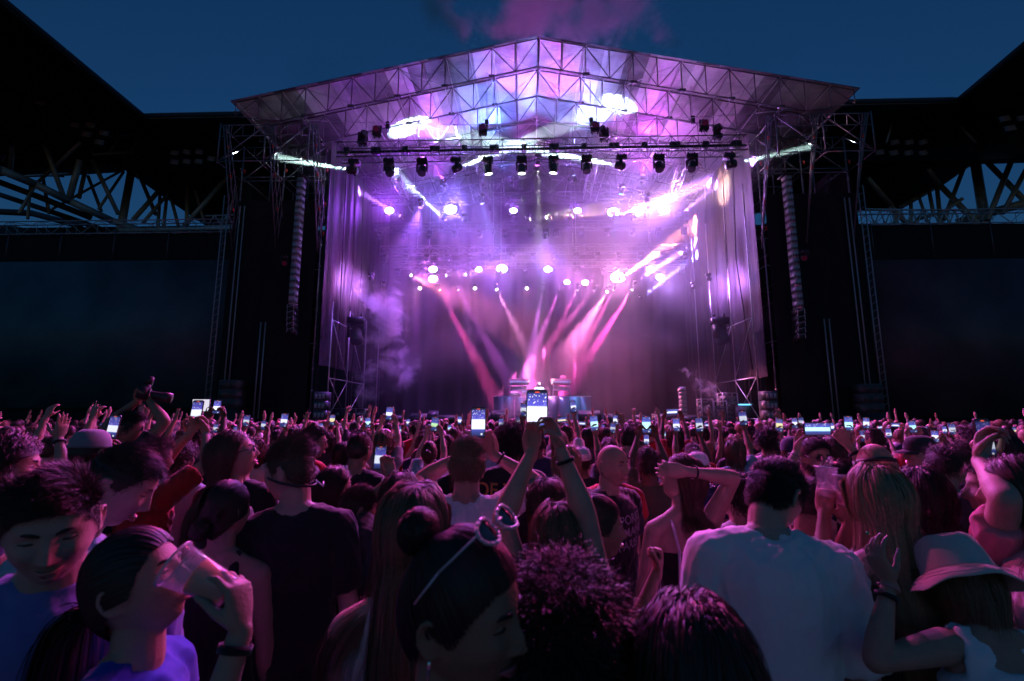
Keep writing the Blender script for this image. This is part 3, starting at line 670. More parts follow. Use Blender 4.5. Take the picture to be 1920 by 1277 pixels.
# ================================================================== BACKLINE ON DECK
DZ=1.58
def X(px,Y): return P(px,760,Y).x
Yd=27.0; xb0=X(925,Yd); xb1=X(1108,Yd); zd=P(1010,744,Yd).z
dk=tag(empty('desk_riser',((xb0+xb1)/2,Yd,DZ)),'long grey blue riser desk in the middle of the stage','desk')
xs_=np.linspace(xb0,xb1,10); 
for i in range(9):                          # faceted front, bowed slightly towards the crowd
    yo=lambda x: -.55*(1-((x-(xb0+xb1)/2)/((xb1-xb0)/2))**2)
    x0,x1=xs_[i],xs_[i+1]; ya,yb=Yd+yo(x0),Yd+yo(x1)
    m=MB(); v=[(x0+.01,ya,DZ),(x1-.01,yb,DZ),(x1-.01,yb,zd),(x0+.01,ya,zd)]; v2=[(a,b+.05,c_) for a,b,c_ in v]
    m.add(v+v2,[(0,1,2,3),(7,6,5,4),(3,2,6,7),(0,3,7,4),(1,5,6,2)]); at(m.build('front_panel',mat('desk_panel',(.13,.15,.2),.45,.2,var=.15,vscale=2)),dk)
at(MB().box(((xb0+xb1)/2,Yd+.75,zd+.015),(xb1-xb0,1.9,.05)).build('top',mat('desk_top',(.5,.5,.53),.4,.2)),dk)
def key_rack(px,lab,flip):
    x=X(px,Yd+.5); y=Yd+.45; z=zd+.04; r=tag(empty('keyboard_stand',(x,y,z)),lab,'keyboard stand','keyboard stands on the desk')
    for sx in (-1,1):
        MB().tube((sx*.5,.3,0),(sx*.42,-.05,.92),.022).tube((sx*.5,-.3,0),(sx*.42,-.05,.92),.018).tube((sx*.5,-.3,0),(sx*.5,.3,0),.02).build('leg',wsteel,r)
    for (zz_,w,d,tilt,nm_) in ((.83,1.15,.42,50,'top keyboard'),(.45,.9,.3,40,'lower keyboard')):
        m=MB().box((0,0,0),(w,d,.09),Matrix.Rotation(R(tilt),3,'X')); k=m.build('keyboard',mat('keyboard_red' if zz_>.6 else 'keyboard_white',(.6,.16,.2) if zz_>.6 else (.6,.58,.56),.35),r); k.location=(.0,.05,zz_); 
        m=MB()
        for q in range(24): m.box((-w*.46+w*.92*(q+.5)/24,0,0),(w*.92/24*.85,.16,.02))
        kk=m.build('keys',mat('ivory_keys',(.8,.78,.75),.4),k); kk.rotation_euler=(R(tilt),0,0); kk.location=(0,-.09,-.03)
    MB().tube((-.46,-.02,.42),(.46,-.02,.42),.018).build('cross_bar',wsteel,r)
    return r
key_rack(973,'left keyboard stand with a tilted red edged keyboard',1); key_rack(1053,'right keyboard stand beside the disc jockey',-1)
m=MB().tube((0,0,0),(0,0,.28),.2,20,.21).build('drum',mat('drum_white',(.75,.74,.7),.4)); m.location=(X(985,Yd+.3),Yd-.1,zd+.045); tag(m,'small round white drum next to the left keyboard stand','drum')
m=MB().box((0,0,.06),(.5,.3,.12)).box((.1,0,.14),(.12,.1,.05)).build('sampler',mat('sampler_grey',(.55,.5,.45),.4)); m.location=(X(966,Yd),Yd-.1,zd+.045); m.rotation_euler=(R(20),0,0); tag(m,'small tilted sampler on the desk below the left keyboards','sampler')
# flight cases, wedges and amplifiers along the deck edge
casem=mat('case_black',(.03,.03,.033),.5); edgem=mat('case_edge_alu',(.5,.5,.52),.35,.8)
def flight_case(x,y,z,w,d,h,lab):
    r=tag(empty('flight_case',(x,y,z)),lab,'flight case','flight cases on the stage')
    MB().box((0,0,h/2),(w,d,h)).build('case_body',casem,r); e=MB()
    for sx in (-1,1):
        for sz in (0,1): e.box((0,-d/2-.004,h*sz+(.02 if sz==0 else -.02)),(w+.02,.02,.035))
        e.box((sx*w/2,-d/2-.006,h/2),(.035,.02,h))
    e.build('edging',edgem,r)
    for sx in (-.22,.22): MB().box((sx*w,-d/2-.012,h*.55),(.16,.02,.12)).build('latch',edgem,r)
    return r
def zpy(py,px,Y): return P(px,py,Y).z
flight_case(X(648,23.5),23.5,DZ,1.25,.6,.62,'long black flight case at the left foot of the stage')
flight_case(X(680,23.4),23.4,DZ,.42,.6,.62,'narrow flight case with bright edging next to the long one on the left')
flight_case(X(652,23.2),23.0,DZ-.3,1.6,.5,.3,'low flight case under the long one on the left')
for i,(px,w,h,lab) in enumerate(((740,.8,.3,'first'),(790,1.0,.38,'second'),(812,.45,.5,'third'),(840,1.2,.3,'fourth'),(905,.9,.42,'fifth'),(935,.7,.5,'sixth'),(1105,1.0,.5,'seventh'),(1150,.9,.36,'eighth'),(1200,.7,.3,'ninth'),(1245,1.1,.36,'tenth'),(1290,.8,.3,'eleventh'))):
    x=X(px,22.4); r=tag(empty('stage_monitor',(x,22.4,DZ)),f'{lab} black box counted from the left along the front edge of the deck','stage monitor','black boxes along the deck edge')
    m=MB(); ww=w/2; v=[(-ww,-.25,0),(ww,-.25,0),(ww,.25,0),(-ww,.25,0),(-ww,-.18,h*.6),(ww,-.18,h*.6),(ww,.25,h),(-ww,.25,h)]
    m.add(v,[(3,2,1,0),(4,5,6,7),(0,1,5,4),(1,2,6,5),(2,3,7,6),(3,0,4,7)]); m.build('cabinet',blackp,r)
    MB().box((0,-.235,h*.3),(w*.86,.02,h*.42)).build('grille',mat('grille_grey',(.06,.06,.06),.6,.3),r)
def rack(px,Y,w,h,lab,z=DZ):
    x=X(px,Y); r=tag(empty('equipment_rack',(x,Y,z)),lab,'equipment rack','racks in the right wing')
    f=MB(); 
    for sx in (-1,1):
        for sy in (-1,1): f.box((sx*w/2,sy*.3,h/2),(.05,.05,h))
    f.box((0,0,h),(w,.65,.04)).box((0,0,.03),(w,.65,.04)); f.build('rack_frame',edgem,r)
    for k in range(int(h/.24)): MB().box((0,.01,.16+k*.24),(w-.07,.55,.19)).build('amplifier',mat('amp_grey',(.16,.16,.18),.4,.4),r)
rack(1322,23.6,.55,1.05,'open equipment rack with bright frame at the right foot of the stage'); rack(1346,23.7,.6,.95,'second equipment rack right beside the open one'); rack(1365,23.9,.7,1.35,'tall rack near the right scaffold bay')
def side_fill(px,Y,lab,n,w=.55,h=.42):
    x=X(px,Y); r=tag(empty('speaker_stack',(x,Y,0.4)),lab,'speaker stack')
    for k in range(n):
        cb=MB().box((0,0,h/2+k*h),(w,.6,h*.96)).build('speaker_cabinet',mat('speaker_dark',(.08,.08,.085),.45),r)
        g=MB(); 
        for q in range(3): g.box((-w*.3+q*w*.3,-.31,h/2+k*h),(w*.2,.02,h*.5))
        g.build('grille',cabm,cb)
side_fill(604,21.7,'stack of small grey loudspeakers at the foot of the left tower',6); side_fill(1441,21.7,'stack of small grey loudspeakers at the foot of the right tower',6)
a=P(1280,762,23.5); r=tag(empty('speaker_stack',(a.x,23.5,DZ)),'slim curved loudspeaker column standing on the deck in front of the right puff of smoke','speaker stack')
for k in range(7): c_=MB().box((0,0,0),(.3,.3,.19)).build('speaker_cabinet',cabm,r); c_.location=(.02*math.sin(k*.5),-.0,.3+.2*k); c_.rotation_euler=(R(-3*k),0,0)
a=P(1395,757,23.6); r=tag(empty('mixing_desk',(a.x,23.6,a.z)),'side mixing desk with a strip of blue lights in the right wing','mixing desk')
MB().box((0,0,-.1),(1.0,.6,.1),Matrix.Rotation(R(20),3,'X')).build('console',blackp,r); MB().box((-.1,-.32,-.05),(.6,.02,.045)).build('light_strip',emat('blue_strip',(.1,.6,1),.5),r); MB().tube((.3,.1,-.1),(.1,-.1,.35),.01).build('lamp_arm',dsteel,r)
MB().box((0,0,-.9),(1.0,.6,1.5)).build('desk_case',casem,r)
for s,px,py in ((-1,668,612),(1,1349,613)):
    q=P(px,py,23.8); rr=moving_head((q.x,23.8,q.z+.45),(-s*.25,-.3,-1) if s<0 else (.35,-.4,-1),f'big black spotlight hanging from the {"left" if s<0 else "right"} side scaffold','side spotlights on the scaffold',scale=1.9)
for i,(px,py,w) in enumerate(((448,740,1),(1612,748,1))):
    q=P(px,py,YT-.25)
    r=tag(empty('speaker_stack',(q.x,YT-.75,q.z)),f'dim stack of three black bass speakers before the {"left" if i==0 else "right"} tower','speaker stack')
    for k in (-1,0,1):
        cb=MB().box((0,0,k*.42),(.86,.7,.40)).build('speaker_cabinet',mat('speaker_dark',(.08,.08,.085),.45),r)
        MB().box((-.21,-.355,k*.42),(.36,.02,.30)).box((.21,-.355,k*.42),(.36,.02,.30)).build('grille',mat('grille_grey',(.06,.06,.06),.6,.3),cb)
    MB().box((0,0,-.63-(q.z-.63)/2),(.9,.74,q.z-.63)).build('riser',blackp,r)
# ================================================================== SMOKE
def puff(name,label,pts,scale,dens,lo,hi,stretch=(1,1,1),detail=6,dist=1.0,seed=0,aniso=.2,rough=.6,step=None):
    """pts: list of (x,y,z,r) lobes. A closed lumpy hull filled with procedural smoke that thins towards its skin"""
    C=np.array([p[:3] for p in pts]); Rr=np.array([p[3] for p in pts]); lo_=(C-Rr[:,None]).min(0); hi_=(C+Rr[:,None]).max(0)
    mb=MB().box((lo_+hi_)/2,hi_-lo_); o=mb.build(name,None)
    m,nt,v=volume_mat(name+'_smoke',dens,(1,1,1),aniso); N=nt.nodes; L=nt.links
    tc=N.new('ShaderNodeTexCoord'); mp=N.new('ShaderNodeMapping'); mp.inputs['Scale'].default_value=stretch; mp.inputs['Location'].default_value=(seed,seed*.7,0)
    nz=N.new('ShaderNodeTexNoise'); nz.inputs['Scale'].default_value=scale; nz.inputs['Detail'].default_value=detail; nz.inputs['Distortion'].default_value=dist; nz.inputs['Roughness'].default_value=rough
    L.new(tc.outputs['Object'],mp.inputs[0]); L.new(mp.outputs[0],nz.inputs['Vector'])
    n2=N.new('ShaderNodeTexNoise'); n2.inputs['Scale'].default_value=scale*.8; n2.inputs['Detail'].default_value=4; L.new(mp.outputs[0],n2.inputs['Vector']); sb=N.new('ShaderNodeVectorMath'); sb.operation='SUBTRACT'; sb.inputs[1].default_value=(.5,.5,.5); L.new(n2.outputs['Color'],sb.inputs[0])
    sc2=N.new('ShaderNodeVectorMath'); sc2.operation='SCALE'; sc2.inputs['Scale'].default_value=pts[0][3]*2.6; L.new(sb.outputs[0],sc2.inputs[0]); wp=N.new('ShaderNodeVectorMath'); wp.operation='ADD'; L.new(tc.outputs['Object'],wp.inputs[0]); L.new(sc2.outputs[0],wp.inputs[1])
    prev=None
    for (x,y,z,r) in pts:
        d=N.new('ShaderNodeVectorMath'); d.operation='DISTANCE'; d.inputs[1].default_value=(x,y,z); L.new(wp.outputs[0],d.inputs[0])
        mr=N.new('ShaderNodeMapRange'); mr.interpolation_type='SMOOTHSTEP'; mr.inputs['From Min'].default_value=r*.1; mr.inputs['From Max'].default_value=r; mr.inputs['To Min'].default_value=1; mr.inputs['To Max'].default_value=0
        L.new(d.outputs['Value'],mr.inputs[0])
        if prev is None: prev=mr.outputs[0]
        else:
            mx=N.new('ShaderNodeMath'); mx.operation='MAXIMUM'; L.new(prev,mx.inputs[0]); L.new(mr.outputs[0],mx.inputs[1]); prev=mx.outputs[0]
    ad=N.new('ShaderNodeMath'); ad.operation='MULTIPLY_ADD'; ad.inputs[1].default_value=.45; L.new(prev,ad.inputs[0]); L.new(nz.outputs['Fac'],ad.inputs[2])
    mr=N.new('ShaderNodeMapRange'); mr.inputs['From Min'].default_value=lo+.44; mr.inputs['From Max'].default_value=hi+.55; mr.inputs['To Min'].default_value=0; mr.inputs['To Max'].default_value=dens; mr.interpolation_type='SMOOTHSTEP'
    L.new(ad.outputs[0],mr.inputs[0])
    ml=N.new('ShaderNodeMath'); ml.operation='MULTIPLY'; ms=N.new('ShaderNodeMath'); ms.operation='POWER'; ms.inputs[1].default_value=.5; L.new(prev,ms.inputs[0]); L.new(mr.outputs[0],ml.inputs[0]); L.new(ms.outputs[0],ml.inputs[1]); L.new(ml.outputs[0],v.inputs['Density'])
    if step: m.volume_step_rate=step if hasattr(m,'volume_step_rate') else 1
    o.data.materials.append(m); tag(o,label,'smoke',kind='stuff'); return o
q=[(*P(695,742,23.2),1.0),(*P(690,700,23.4),1.3),(*P(705,640,23.8),1.7),(*P(730,590,24.4),2.4),(*P(745,690,24.2),2.2),(*P(700,560,25),1.8)]
puff('smoke','thick purple lit smoke rising at the left foot of the stage',q,.75,6.5,.34,.78,seed=3,dist=1.6,detail=8)
q=[(*P(1345,745,23.0),.75),(*P(1318,722,23.0),.75),(*P(1295,702,23.0),.6),(*P(1330,772,23.0),.7)]
puff('smoke','small curling purple smoke at the right foot of the stage',q,1.5,7,.42,.72,seed=9,dist=2.2,detail=8)
q=[(*P(1010,45,30.),4.2),(*P(1105,62,30.),3.2),(*P(930,90,29.),2.6),(*P(870,40,29.),2.6),(*P(1160,25,31.),4.2),(*P(1040,-40,31.),5),(*P(840,20,30),2.4),(*P(1220,90,30),2.4)]
puff('smoke','wispy pink smoke drifting off above the stage roof',q,.24,1.0,.20,.78,seed=5,dist=2.4,detail=9,rough=.66)
wash((-1.0,33.0,18.2),(1.0,32,30),5000,75,(.85,.14,.95),'unseen upward wash light added behind the backdrop to light the smoke above the roof',up=True)  # unseen lamps, this and the next, added to light the roof smoke
wash((5.0,33.0,17.6),(4.5,32,30),3000,75,(.6,.14,1),'second unseen upward wash light added behind the backdrop, right of the first',up=True)
# ================================================================== PEOPLE
def nrm(v): 
    v=Vector(v); return v.normalized() if v.length>1e-9 else Vector((0,0,1))
def rtube(mb, pts, rad, side=(1,0,0), n=14, capr=True):
    """closed tube through pts with elliptic rings rad=[(a,b)], rounded ends"""
    pts=[Vector(p) for p in pts]; rad=[(r,r) if np.isscalar(r) else r for r in rad]
    P_=[];A=[];B=[];U=[]
    side=Vector(side); k=len(pts); tg=[]
    for i in range(k):
        a=pts[max(0,i-1)]; b=pts[min(k-1,i+1)]; tg.append(nrm(b-a))
    if capr:
        for f in (1,.86,.5): 
            P_.append(pts[0]-tg[0]*min(rad[0])*f*.95); q=math.sqrt(max(0,1-f*f)); A.append(rad[0][0]*max(q,.02)); B.append(rad[0][1]*max(q,.02)); U.append(tg[0])
    for i in range(k): P_.append(pts[i]); A.append(rad[i][0]); B.append(rad[i][1]); U.append(tg[i])
    if capr:
        for f in (.5,.86,1): 
            P_.append(pts[-1]+tg[-1]*min(rad[-1])*f*.95); q=math.sqrt(max(0,1-f*f)); A.append(rad[-1][0]*max(q,.02)); B.append(rad[-1][1]*max(q,.02)); U.append(tg[-1])
    t=np.arange(n)*2*math.pi/n; V=[]
    for p,a,b,u in zip(P_,A,B,U):
        s=side-u*side.dot(u); s=nrm(s) if s.length>1e-4 else nrm(u.cross(Vector((0,1,0.3)))); w=u.cross(s); side=s
        V.append(np.array(p)+np.cos(t)[:,None]*a*np.array(s)+np.sin(t)[:,None]*b*np.array(w))
    m=len(V); V=np.vstack(V); Q=[(j*n+i,j*n+(i+1)%n,(j+1)*n+(i+1)%n,(j+1)*n+i) for j in range(m-1) for i in range(n)]
    nn=len(V); V=np.vstack([V,[P_[0]],[P_[-1]]])
    T=[(nn,(i+1)%n,i) for i in range(n)]+[(nn+1,(m-1)*n+i,(m-1)*n+(i+1)%n) for i in range(n)]
    mb.add(V,Q,T)
def blob(mb,c,r,M=None,n=14,m=9):
    V=[];c=np.array(c,float)
    for j in range(1,m):
        ph=math.pi*j/m; t=np.arange(n)*2*math.pi/n
        V.append(np.column_stack([np.sin(ph)*np.cos(t),np.sin(ph)*np.sin(t),np.full(n,math.cos(ph))]))
    V=np.vstack(V+[[(0,0,1)],[(0,0,-1)]])*np.array(r)
    if M is not None: V=V@np.array(M.to_3x3()).T
    k=(m-1)*n; Q=[(j*n+i,(j+1)*n+i,(j+1)*n+(i+1)%n,j*n+(i+1)%n) for j in range(m-2) for i in range(n)]
    T=[(k,i,(i+1)%n) for i in range(n)]+[(k+1,(m-2)*n+(i+1)%n,(m-2)*n+i) for i in range(n)]
    mb.add(V+c,Q,T)
def voxel(mb,size,smooth=2,name='body',extra=None):
    F=[]
    if mb.Q: F.append(np.vstack(mb.Q))
    if mb.T: F.append(np.vstack(mb.T))
    me=np_mesh('tmp',np.vstack(mb.V),F); o=bpy.data.objects.new('tmp',me); COL.objects.link(o)
    r=o.modifiers.new('r','REMESH'); r.mode='VOXEL'; r.voxel_size=size; r.use_smooth_shade=True
    if smooth: s=o.modifiers.new('s','SMOOTH'); s.factor=.5; s.iterations=smooth
    dg=bpy.context.evaluated_depsgraph_get(); out=bpy.data.meshes.new_from_object(o.evaluated_get(dg)); bpy.data.objects.remove(o); bpy.data.meshes.remove(me)
    out.name=name; out.polygons.foreach_set('use_smooth',np.ones(len(out.polygons),dtype=bool)); return out
def get_co(me): a=np.empty(len(me.vertices)*3,np.float32); me.vertices.foreach_get('co',a); return a.reshape(-1,3)
def get_no(me): a=np.empty(len(me.vertices)*3,np.float32); me.vertices.foreach_get('normal',a); return a.reshape(-1,3)
def set_co(me,a): me.vertices.foreach_set('co',np.ascontiguousarray(a,dtype=np.float32).ravel()); me.update()
def folds(me,amp,seed=0,freq=62,vert=.30):
    a=get_co(me).astype(float); n=get_no(me); rg=np.random.RandomState(seed); d=np.zeros(len(a))
    w=a+.02*np.column_stack([np.sin(a[:,2]*17+seed),np.sin(a[:,0]*13+1),np.sin(a[:,0]*11+a[:,2]*9)])
    for i in range(6):
        k=rg.normal(size=3); k[2]*=vert+.6*(i%3==0); k/=np.linalg.norm(k); s=np.sin(w@k*freq*rg.uniform(.6,1.8)+rg.rand()*6)
        d+=(1-np.abs(s))**1.6*rg.uniform(.5,1)/3
    m=np.sin(a@np.array([7,5,6])+seed)*.5+.5
    set_co(me,a+n*(d*amp*2.0*(.35+.65*m))[:,None])
# ---- head template
RX,RY,RZ=.076,.097,.118
def head_template(nu=72,nv=56,fem=False,smile=0):
    az=np.linspace(0,2*math.pi,nu,endpoint=False); ph=np.linspace(0,math.pi,nv+2)[1:-1]
    A,PH=np.meshgrid(az,ph); d=np.stack([np.sin(PH)*np.sin(A),np.sin(PH)*np.cos(A),np.cos(PH)],-1).reshape(-1,3)
    d=np.vstack([d,[(0,0,1)],[(0,0,-1)]]); sg=np.sign(d)*np.abs(d)**.93; p=sg*np.array([RX,RY,RZ])
    x,y,z=p[:,0].copy(),p[:,1].copy(),p[:,2].copy(); k=np.clip((-.01-z)/.105,0,1)
    jaw=.36 if fem else .27
    x*=1-jaw*k**1.7; fr=y>0
    y=np.where(fr,y*(1-.05*k),y*(1-.5*k**1.1)); y=np.where(fr,y-.35*np.maximum(0,y-.08),y)
    f=np.clip(d[:,1]*2.2-.15,0,1); X_=np.abs(x)
    def g(x0,z0,sx,sz,a): return a*np.exp(-((X_-x0)/sx)**2-((z-z0)/sz)**2)
    dy=(g(.028,.030,.022,.009,.003 if fem else .006)+g(.031,.011,.017,.013,-.012)+g(.031,.009,.011,.008,.007)+g(0,.006,.010,.020,.010)
        +g(0,-.014,.0095,.014,.018)+g(0,-.029,.0115,.009,.025)+g(.0125,-.033,.0065,.007,.010)+g(0,-.0545,.021,.0055,.008)+g(0,-.0665,.018,.006,.009)
        +g(0,-.0605,.025,.0028,-.006-.004*smile)+g(0,-.096,.021,.014,.011)+g(.044,-.018,.02,.02,.005+.003*smile)+g(.046,-.058,.018,.02,-.004)+g(.03,-.060,.008,.01,-.003*smile))
    y=y+dy*f
    p=np.column_stack([x,y,z])
    Q=[]
    for j in range(nv-1):
        for i in range(nu): Q.append((j*nu+i,(j+1)*nu+i,(j+1)*nu+(i+1)%nu,j*nu+(i+1)%nu))
    n0=nu*nv; T=[(n0,i,(i+1)%nu) for i in range(nu)]+[(n0+1,(nv-1)*nu+(i+1)%nu,(nv-1)*nu+i) for i in range(nu)]
    return p,np.array(Q),np.array(T),d
def ears(mb):
    for s in (-1,1):
        c=Vector((s*.0765,-.012,-.004)); pts=[]
        for a in np.linspace(-2.4,2.2,12):
            pts.append(c+Vector((s*(.006+.006*math.cos(a-.6)),-.004-.0155*math.cos(a)*1.0,.028*math.sin(a)+(-.004 if a<-1.5 else 0))))
        rtube(mb,pts,[.0045]*12,(1,0,0),8)
        blob(mb,(c.x+s*.002,c.y+.0,c.z-.002),(.0045,.013,.024),None,10,7)
HEADT={}
def head_into(mb,M,fem=False,smile=0,res=1):
    key=(fem,smile,res)
    if key not in HEADT:
        h=MB(); p,Q,T,d=head_template(int(72*res),int(56*res),fem,smile); h.add(p,Q,T); ears(h); HEADT[key]=(np.vstack(h.V),np.vstack(h.Q),np.vstack(h.T))
    V,Q,T=HEADT[key]; M3=np.array(M.to_3x3()); mb.add(V@M3.T+np.array(M.translation),Q,T)
# ---- skeleton
def ik(a,t,l1,l2,pole):
    a=Vector(a);t=Vector(t);d=t-a;L=d.length; mx=(l1+l2)*.995
    if L>mx: d=d*(mx/L); L=mx; t=a+d
    if L<abs(l1-l2)+.03: L=abs(l1-l2)+.03
    u=nrm(d); c_=(l1*l1+L*L-l2*l2)/(2*l1*L); c_=max(-1,min(1,c_)); s_=math.sqrt(1-c_*c_)
    p=Vector(pole); p=p-u*p.dot(u); p=nrm(p)
    e=a+u*l1*c_+p*l1*s_; return e,t
CURL={'relax':(25,35,25),'grip':(48,50,30),'open':(6,10,6),'fist':(80,95,60),'cup':(35,45,35),'claw':(25,55,40),'flat':(2,4,3)}
def hand(mb,w,h,n,sgn,mode='relax',sc=1.0,seg=3,thumb=None,spread=None):
    """w wrist, h finger direction, n palm normal; sgn=+1 right hand"""
    w=Vector(w);h=nrm(h);n=Vector(n);n=nrm(n-h*n.dot(h)); t=nrm(h.cross(n))*sgn   # t: thumb side
    L=.088*sc
    rtube(mb,[w-h*.02*sc,w+h*.012*sc,w+h*.04*sc,w+h*.075*sc,w+h*.088*sc],[(.026*sc,.019*sc),(.028*sc,.018*sc),(.038*sc,.0165*sc),(.041*sc,.014*sc),(.038*sc,.0115*sc)],t,14)
    cu=CURL[mode]; sp=spread if spread is not None else {'open':9,'flat':3,'relax':3,'claw':8,'grip':3,'fist':0,'cup':5}[mode]
    lens=[(.040,.024,.020),(.044,.028,.021),(.041,.026,.021),(.032,.020,.018)]
    for i in range(4):
        off=(1.5-i)*.0198; b=w+h*(L-.004*abs(i-1))+t*off*sc+n*.001
        d=nrm(h+t*math.tan(R(sp*(1.5-i)))); p=b; pts=[b-h*.015*sc,b]; ang=0
        for j in range(3):
            ang+=R(cu[j]*(1+.08*(i-1))); dd=d*math.cos(ang)+n*math.sin(ang); p=p+dd*lens[i][j]*sc; pts.append(p)
        rr=[.0092,.009,.0083,.0075,.0062]
        if i==3: rr=[r*.86 for r in rr]
        rtube(mb,pts,[r*sc for r in rr],t,9)
    tb=w+h*.022*sc+t*.026*sc+n*.006*sc; th=thumb if thumb is not None else (.75 if mode in('open','claw','flat') else .35)
    d1=nrm(h*.75+t*th+n*(.25 if mode in('open','flat') else .6)); d2=nrm(h*.9+t*(th*.4)+n*(.2 if mode in('open','flat') else .75)); 
    rtube(mb,[tb-d1*.008,tb+d1*.036*sc,tb+d1*.036*sc+d2*.032*sc,tb+d1*.036*sc+d2*.032*sc+nrm(d2+n*.3)*.024*sc],[.0125*sc,.0115*sc,.0095*sc,.0072*sc],n,10)
class Fig: pass
def skeleton(sp):
    """sp: dict(fem, lean(pitch,roll), twist, head(yaw,pitch,roll), arms{R:(target,pole),L:...}, hands)"""
    f=Fig(); fem=sp.get('fem',False); f.fem=fem; w=.88 if fem else 1.0; b=sp.get('build',1.0)
    f.w=w; f.b=b; lp,lr=sp.get('lean',(0,0)); tw=sp.get('twist',0)
    pel=Vector((0,0,.93)); N=9; zs=[0,.10,.20,.30,.38,.44,.49,.52]; f.sp=[]; f.fr=[]
    pos=pel.copy(); prev=0
    for i,z in enumerate(zs):
        k=min(1,z/.40); M=(Matrix.Rotation(R(tw)*k,3,'Z')@Matrix.Rotation(R(lr)*k,3,'Y')@Matrix.Rotation(-R(lp)*k,3,'X'))
        pos=pos+M@Vector((0,0,z-prev)); prev=z; f.sp.append(pos.copy()); f.fr.append(M)
    Mc=f.fr[-1]; f.Mc=Mc; base=f.sp[-1]
    hy,hp,hr=sp.get('head',(0,0,0)); nk=Mc.to_quaternion().slerp(Quaternion(),.45)
    Mh=Matrix.Rotation(R(tw*.5),3,'Z')@nk.to_matrix()@(Matrix.Rotation(R(hy),3,'Z')@Matrix.Rotation(R(hp),3,'X')@Matrix.Rotation(R(hr),3,'Y'))
    hb=base+Mc@Vector((0,.012,.055)); f.neck=(base-Mc@Vector((0,0,.05)),hb)
    hc=hb+Mh@Vector((0,.022,.105)); hs=.95 if fem else 1.0
    f.M=Matrix.Translation(hc)@Mh.to_4x4()@Matrix.Scale(hs,4); f.hc=hc; f.Mh=Mh; f.top=hc+Mh@Vector((0,0,.118*hs+.012))
    f.arm={}
    for s,nm_ in ((1,'R'),(-1,'L')):
        sh=base+Mc@Vector((s*(.167*w*b),-.005,-.078)); tp=sp.get('arms',{}).get(nm_)
        if tp is None: tp=((s*.27*w,.04,.72),(s*.4,-1,0))
        t=Vector(tp[0]); up=nrm(t-sh).z
        if up>0: sh=sh+Vector((-s*.018*up,0,.05*up))
        l1,l2=(.285,.255) if not fem else (.265,.24)
        e,wr=ik(sh,t,l1,l2,tp[1]); f.arm[nm_]=(sh,e,wr)
    return f
def torso_rings(f,inf=0.,lo=0):
    w,b=f.w,f.b
    R_=[(.166,.118),(.146,.106),(.142,.102),(.158,.112),(.168,.116),(.160,.104),(.116,.079),(.062,.06)] if not f.fem else [(.186,.128),(.148,.106),(.132,.097),(.155,.105),(.165,.108),(.160,.098),(.115,.075),(.058,.056)]
    return [((a*w if not f.fem or i<1 else a*w)*b+inf,(c_*w)*b+inf*.9) for i,(a,c_) in enumerate(R_)]
def build_body(sp,vox=.010,sm=2,name='body'):
    f=skeleton(sp); mb=MB(); w,b=f.w,f.b
    X1=f.Mc@Vector((1,0,0)); rr=torso_rings(f)
    rtube(mb,[f.sp[0]-Vector((0,0,.07))]+f.sp,[(rr[0][0]*.95,rr[0][1]*.95)]+rr,(1,0,0),22)
    nr=.058*w*(1 if f.fem else 1.04); rtube(mb,[f.neck[0],f.neck[0].lerp(f.neck[1],.6),f.neck[1]+f.Mh@Vector((0,0,.03))],[(nr*1.15,nr*1.1),nr,nr*.97],(1,0,0),16)
    for s,nm_ in ((1,'R'),(-1,'L')):
        sh,e,wr=f.arm[nm_]; ar=.047*w*b*sp.get('armr',1)
        rtube(mb,[f.sp[-1]+f.Mc@Vector((s*.03,-.01,.0)),f.sp[-1]+f.Mc@Vector((s*.09*w,-.012,-.035)),sh],[.05*w,.05*w,ar*1.25],(0,1,0),14)
        rtube(mb,[sh,sh.lerp(e,.3),sh.lerp(e,.75),e],[ar*1.28,ar*1.12,ar*.9,ar*.84],(0,1,0),14)
        rtube(mb,[e,e.lerp(wr,.25),e.lerp(wr,.65),wr],[ar*.85,ar*.92,ar*.66,(ar*.56,ar*.46)],(0,1,0),14)
        fd=nrm(wr-e); hm=sp.get('hands',{}).get(nm_,{}); hd=hm.get('dir'); hd=nrm(Vector(hd)) if hd is not None else fd
        n=Vector(hm.get('n',(-s,0.2,0))); hand(mb,wr,hd,n,s,hm.get('mode','relax'),.92 if f.fem else 1.0,thumb=hm.get('thumb'),spread=hm.get('spread'))
        f.arm[nm_]=(sh,e,wr,hd,nrm(n-hd*n.dot(hd)))
    if f.fem:
        for s in (-1,1): blob(mb,f.sp[4]+f.Mc@Vector((s*.064,.058,-.045)),(.055,.048,.055))
    else:
        for s in (-1,1): blob(mb,f.sp[4]+f.Mc@Vector((s*.075,.05,-.0)),(.085,.062,.06))
    head_into(mb,f.M,f.fem,sp.get('smile',0))
    me=voxel(mb,vox,sm,name); return f,me
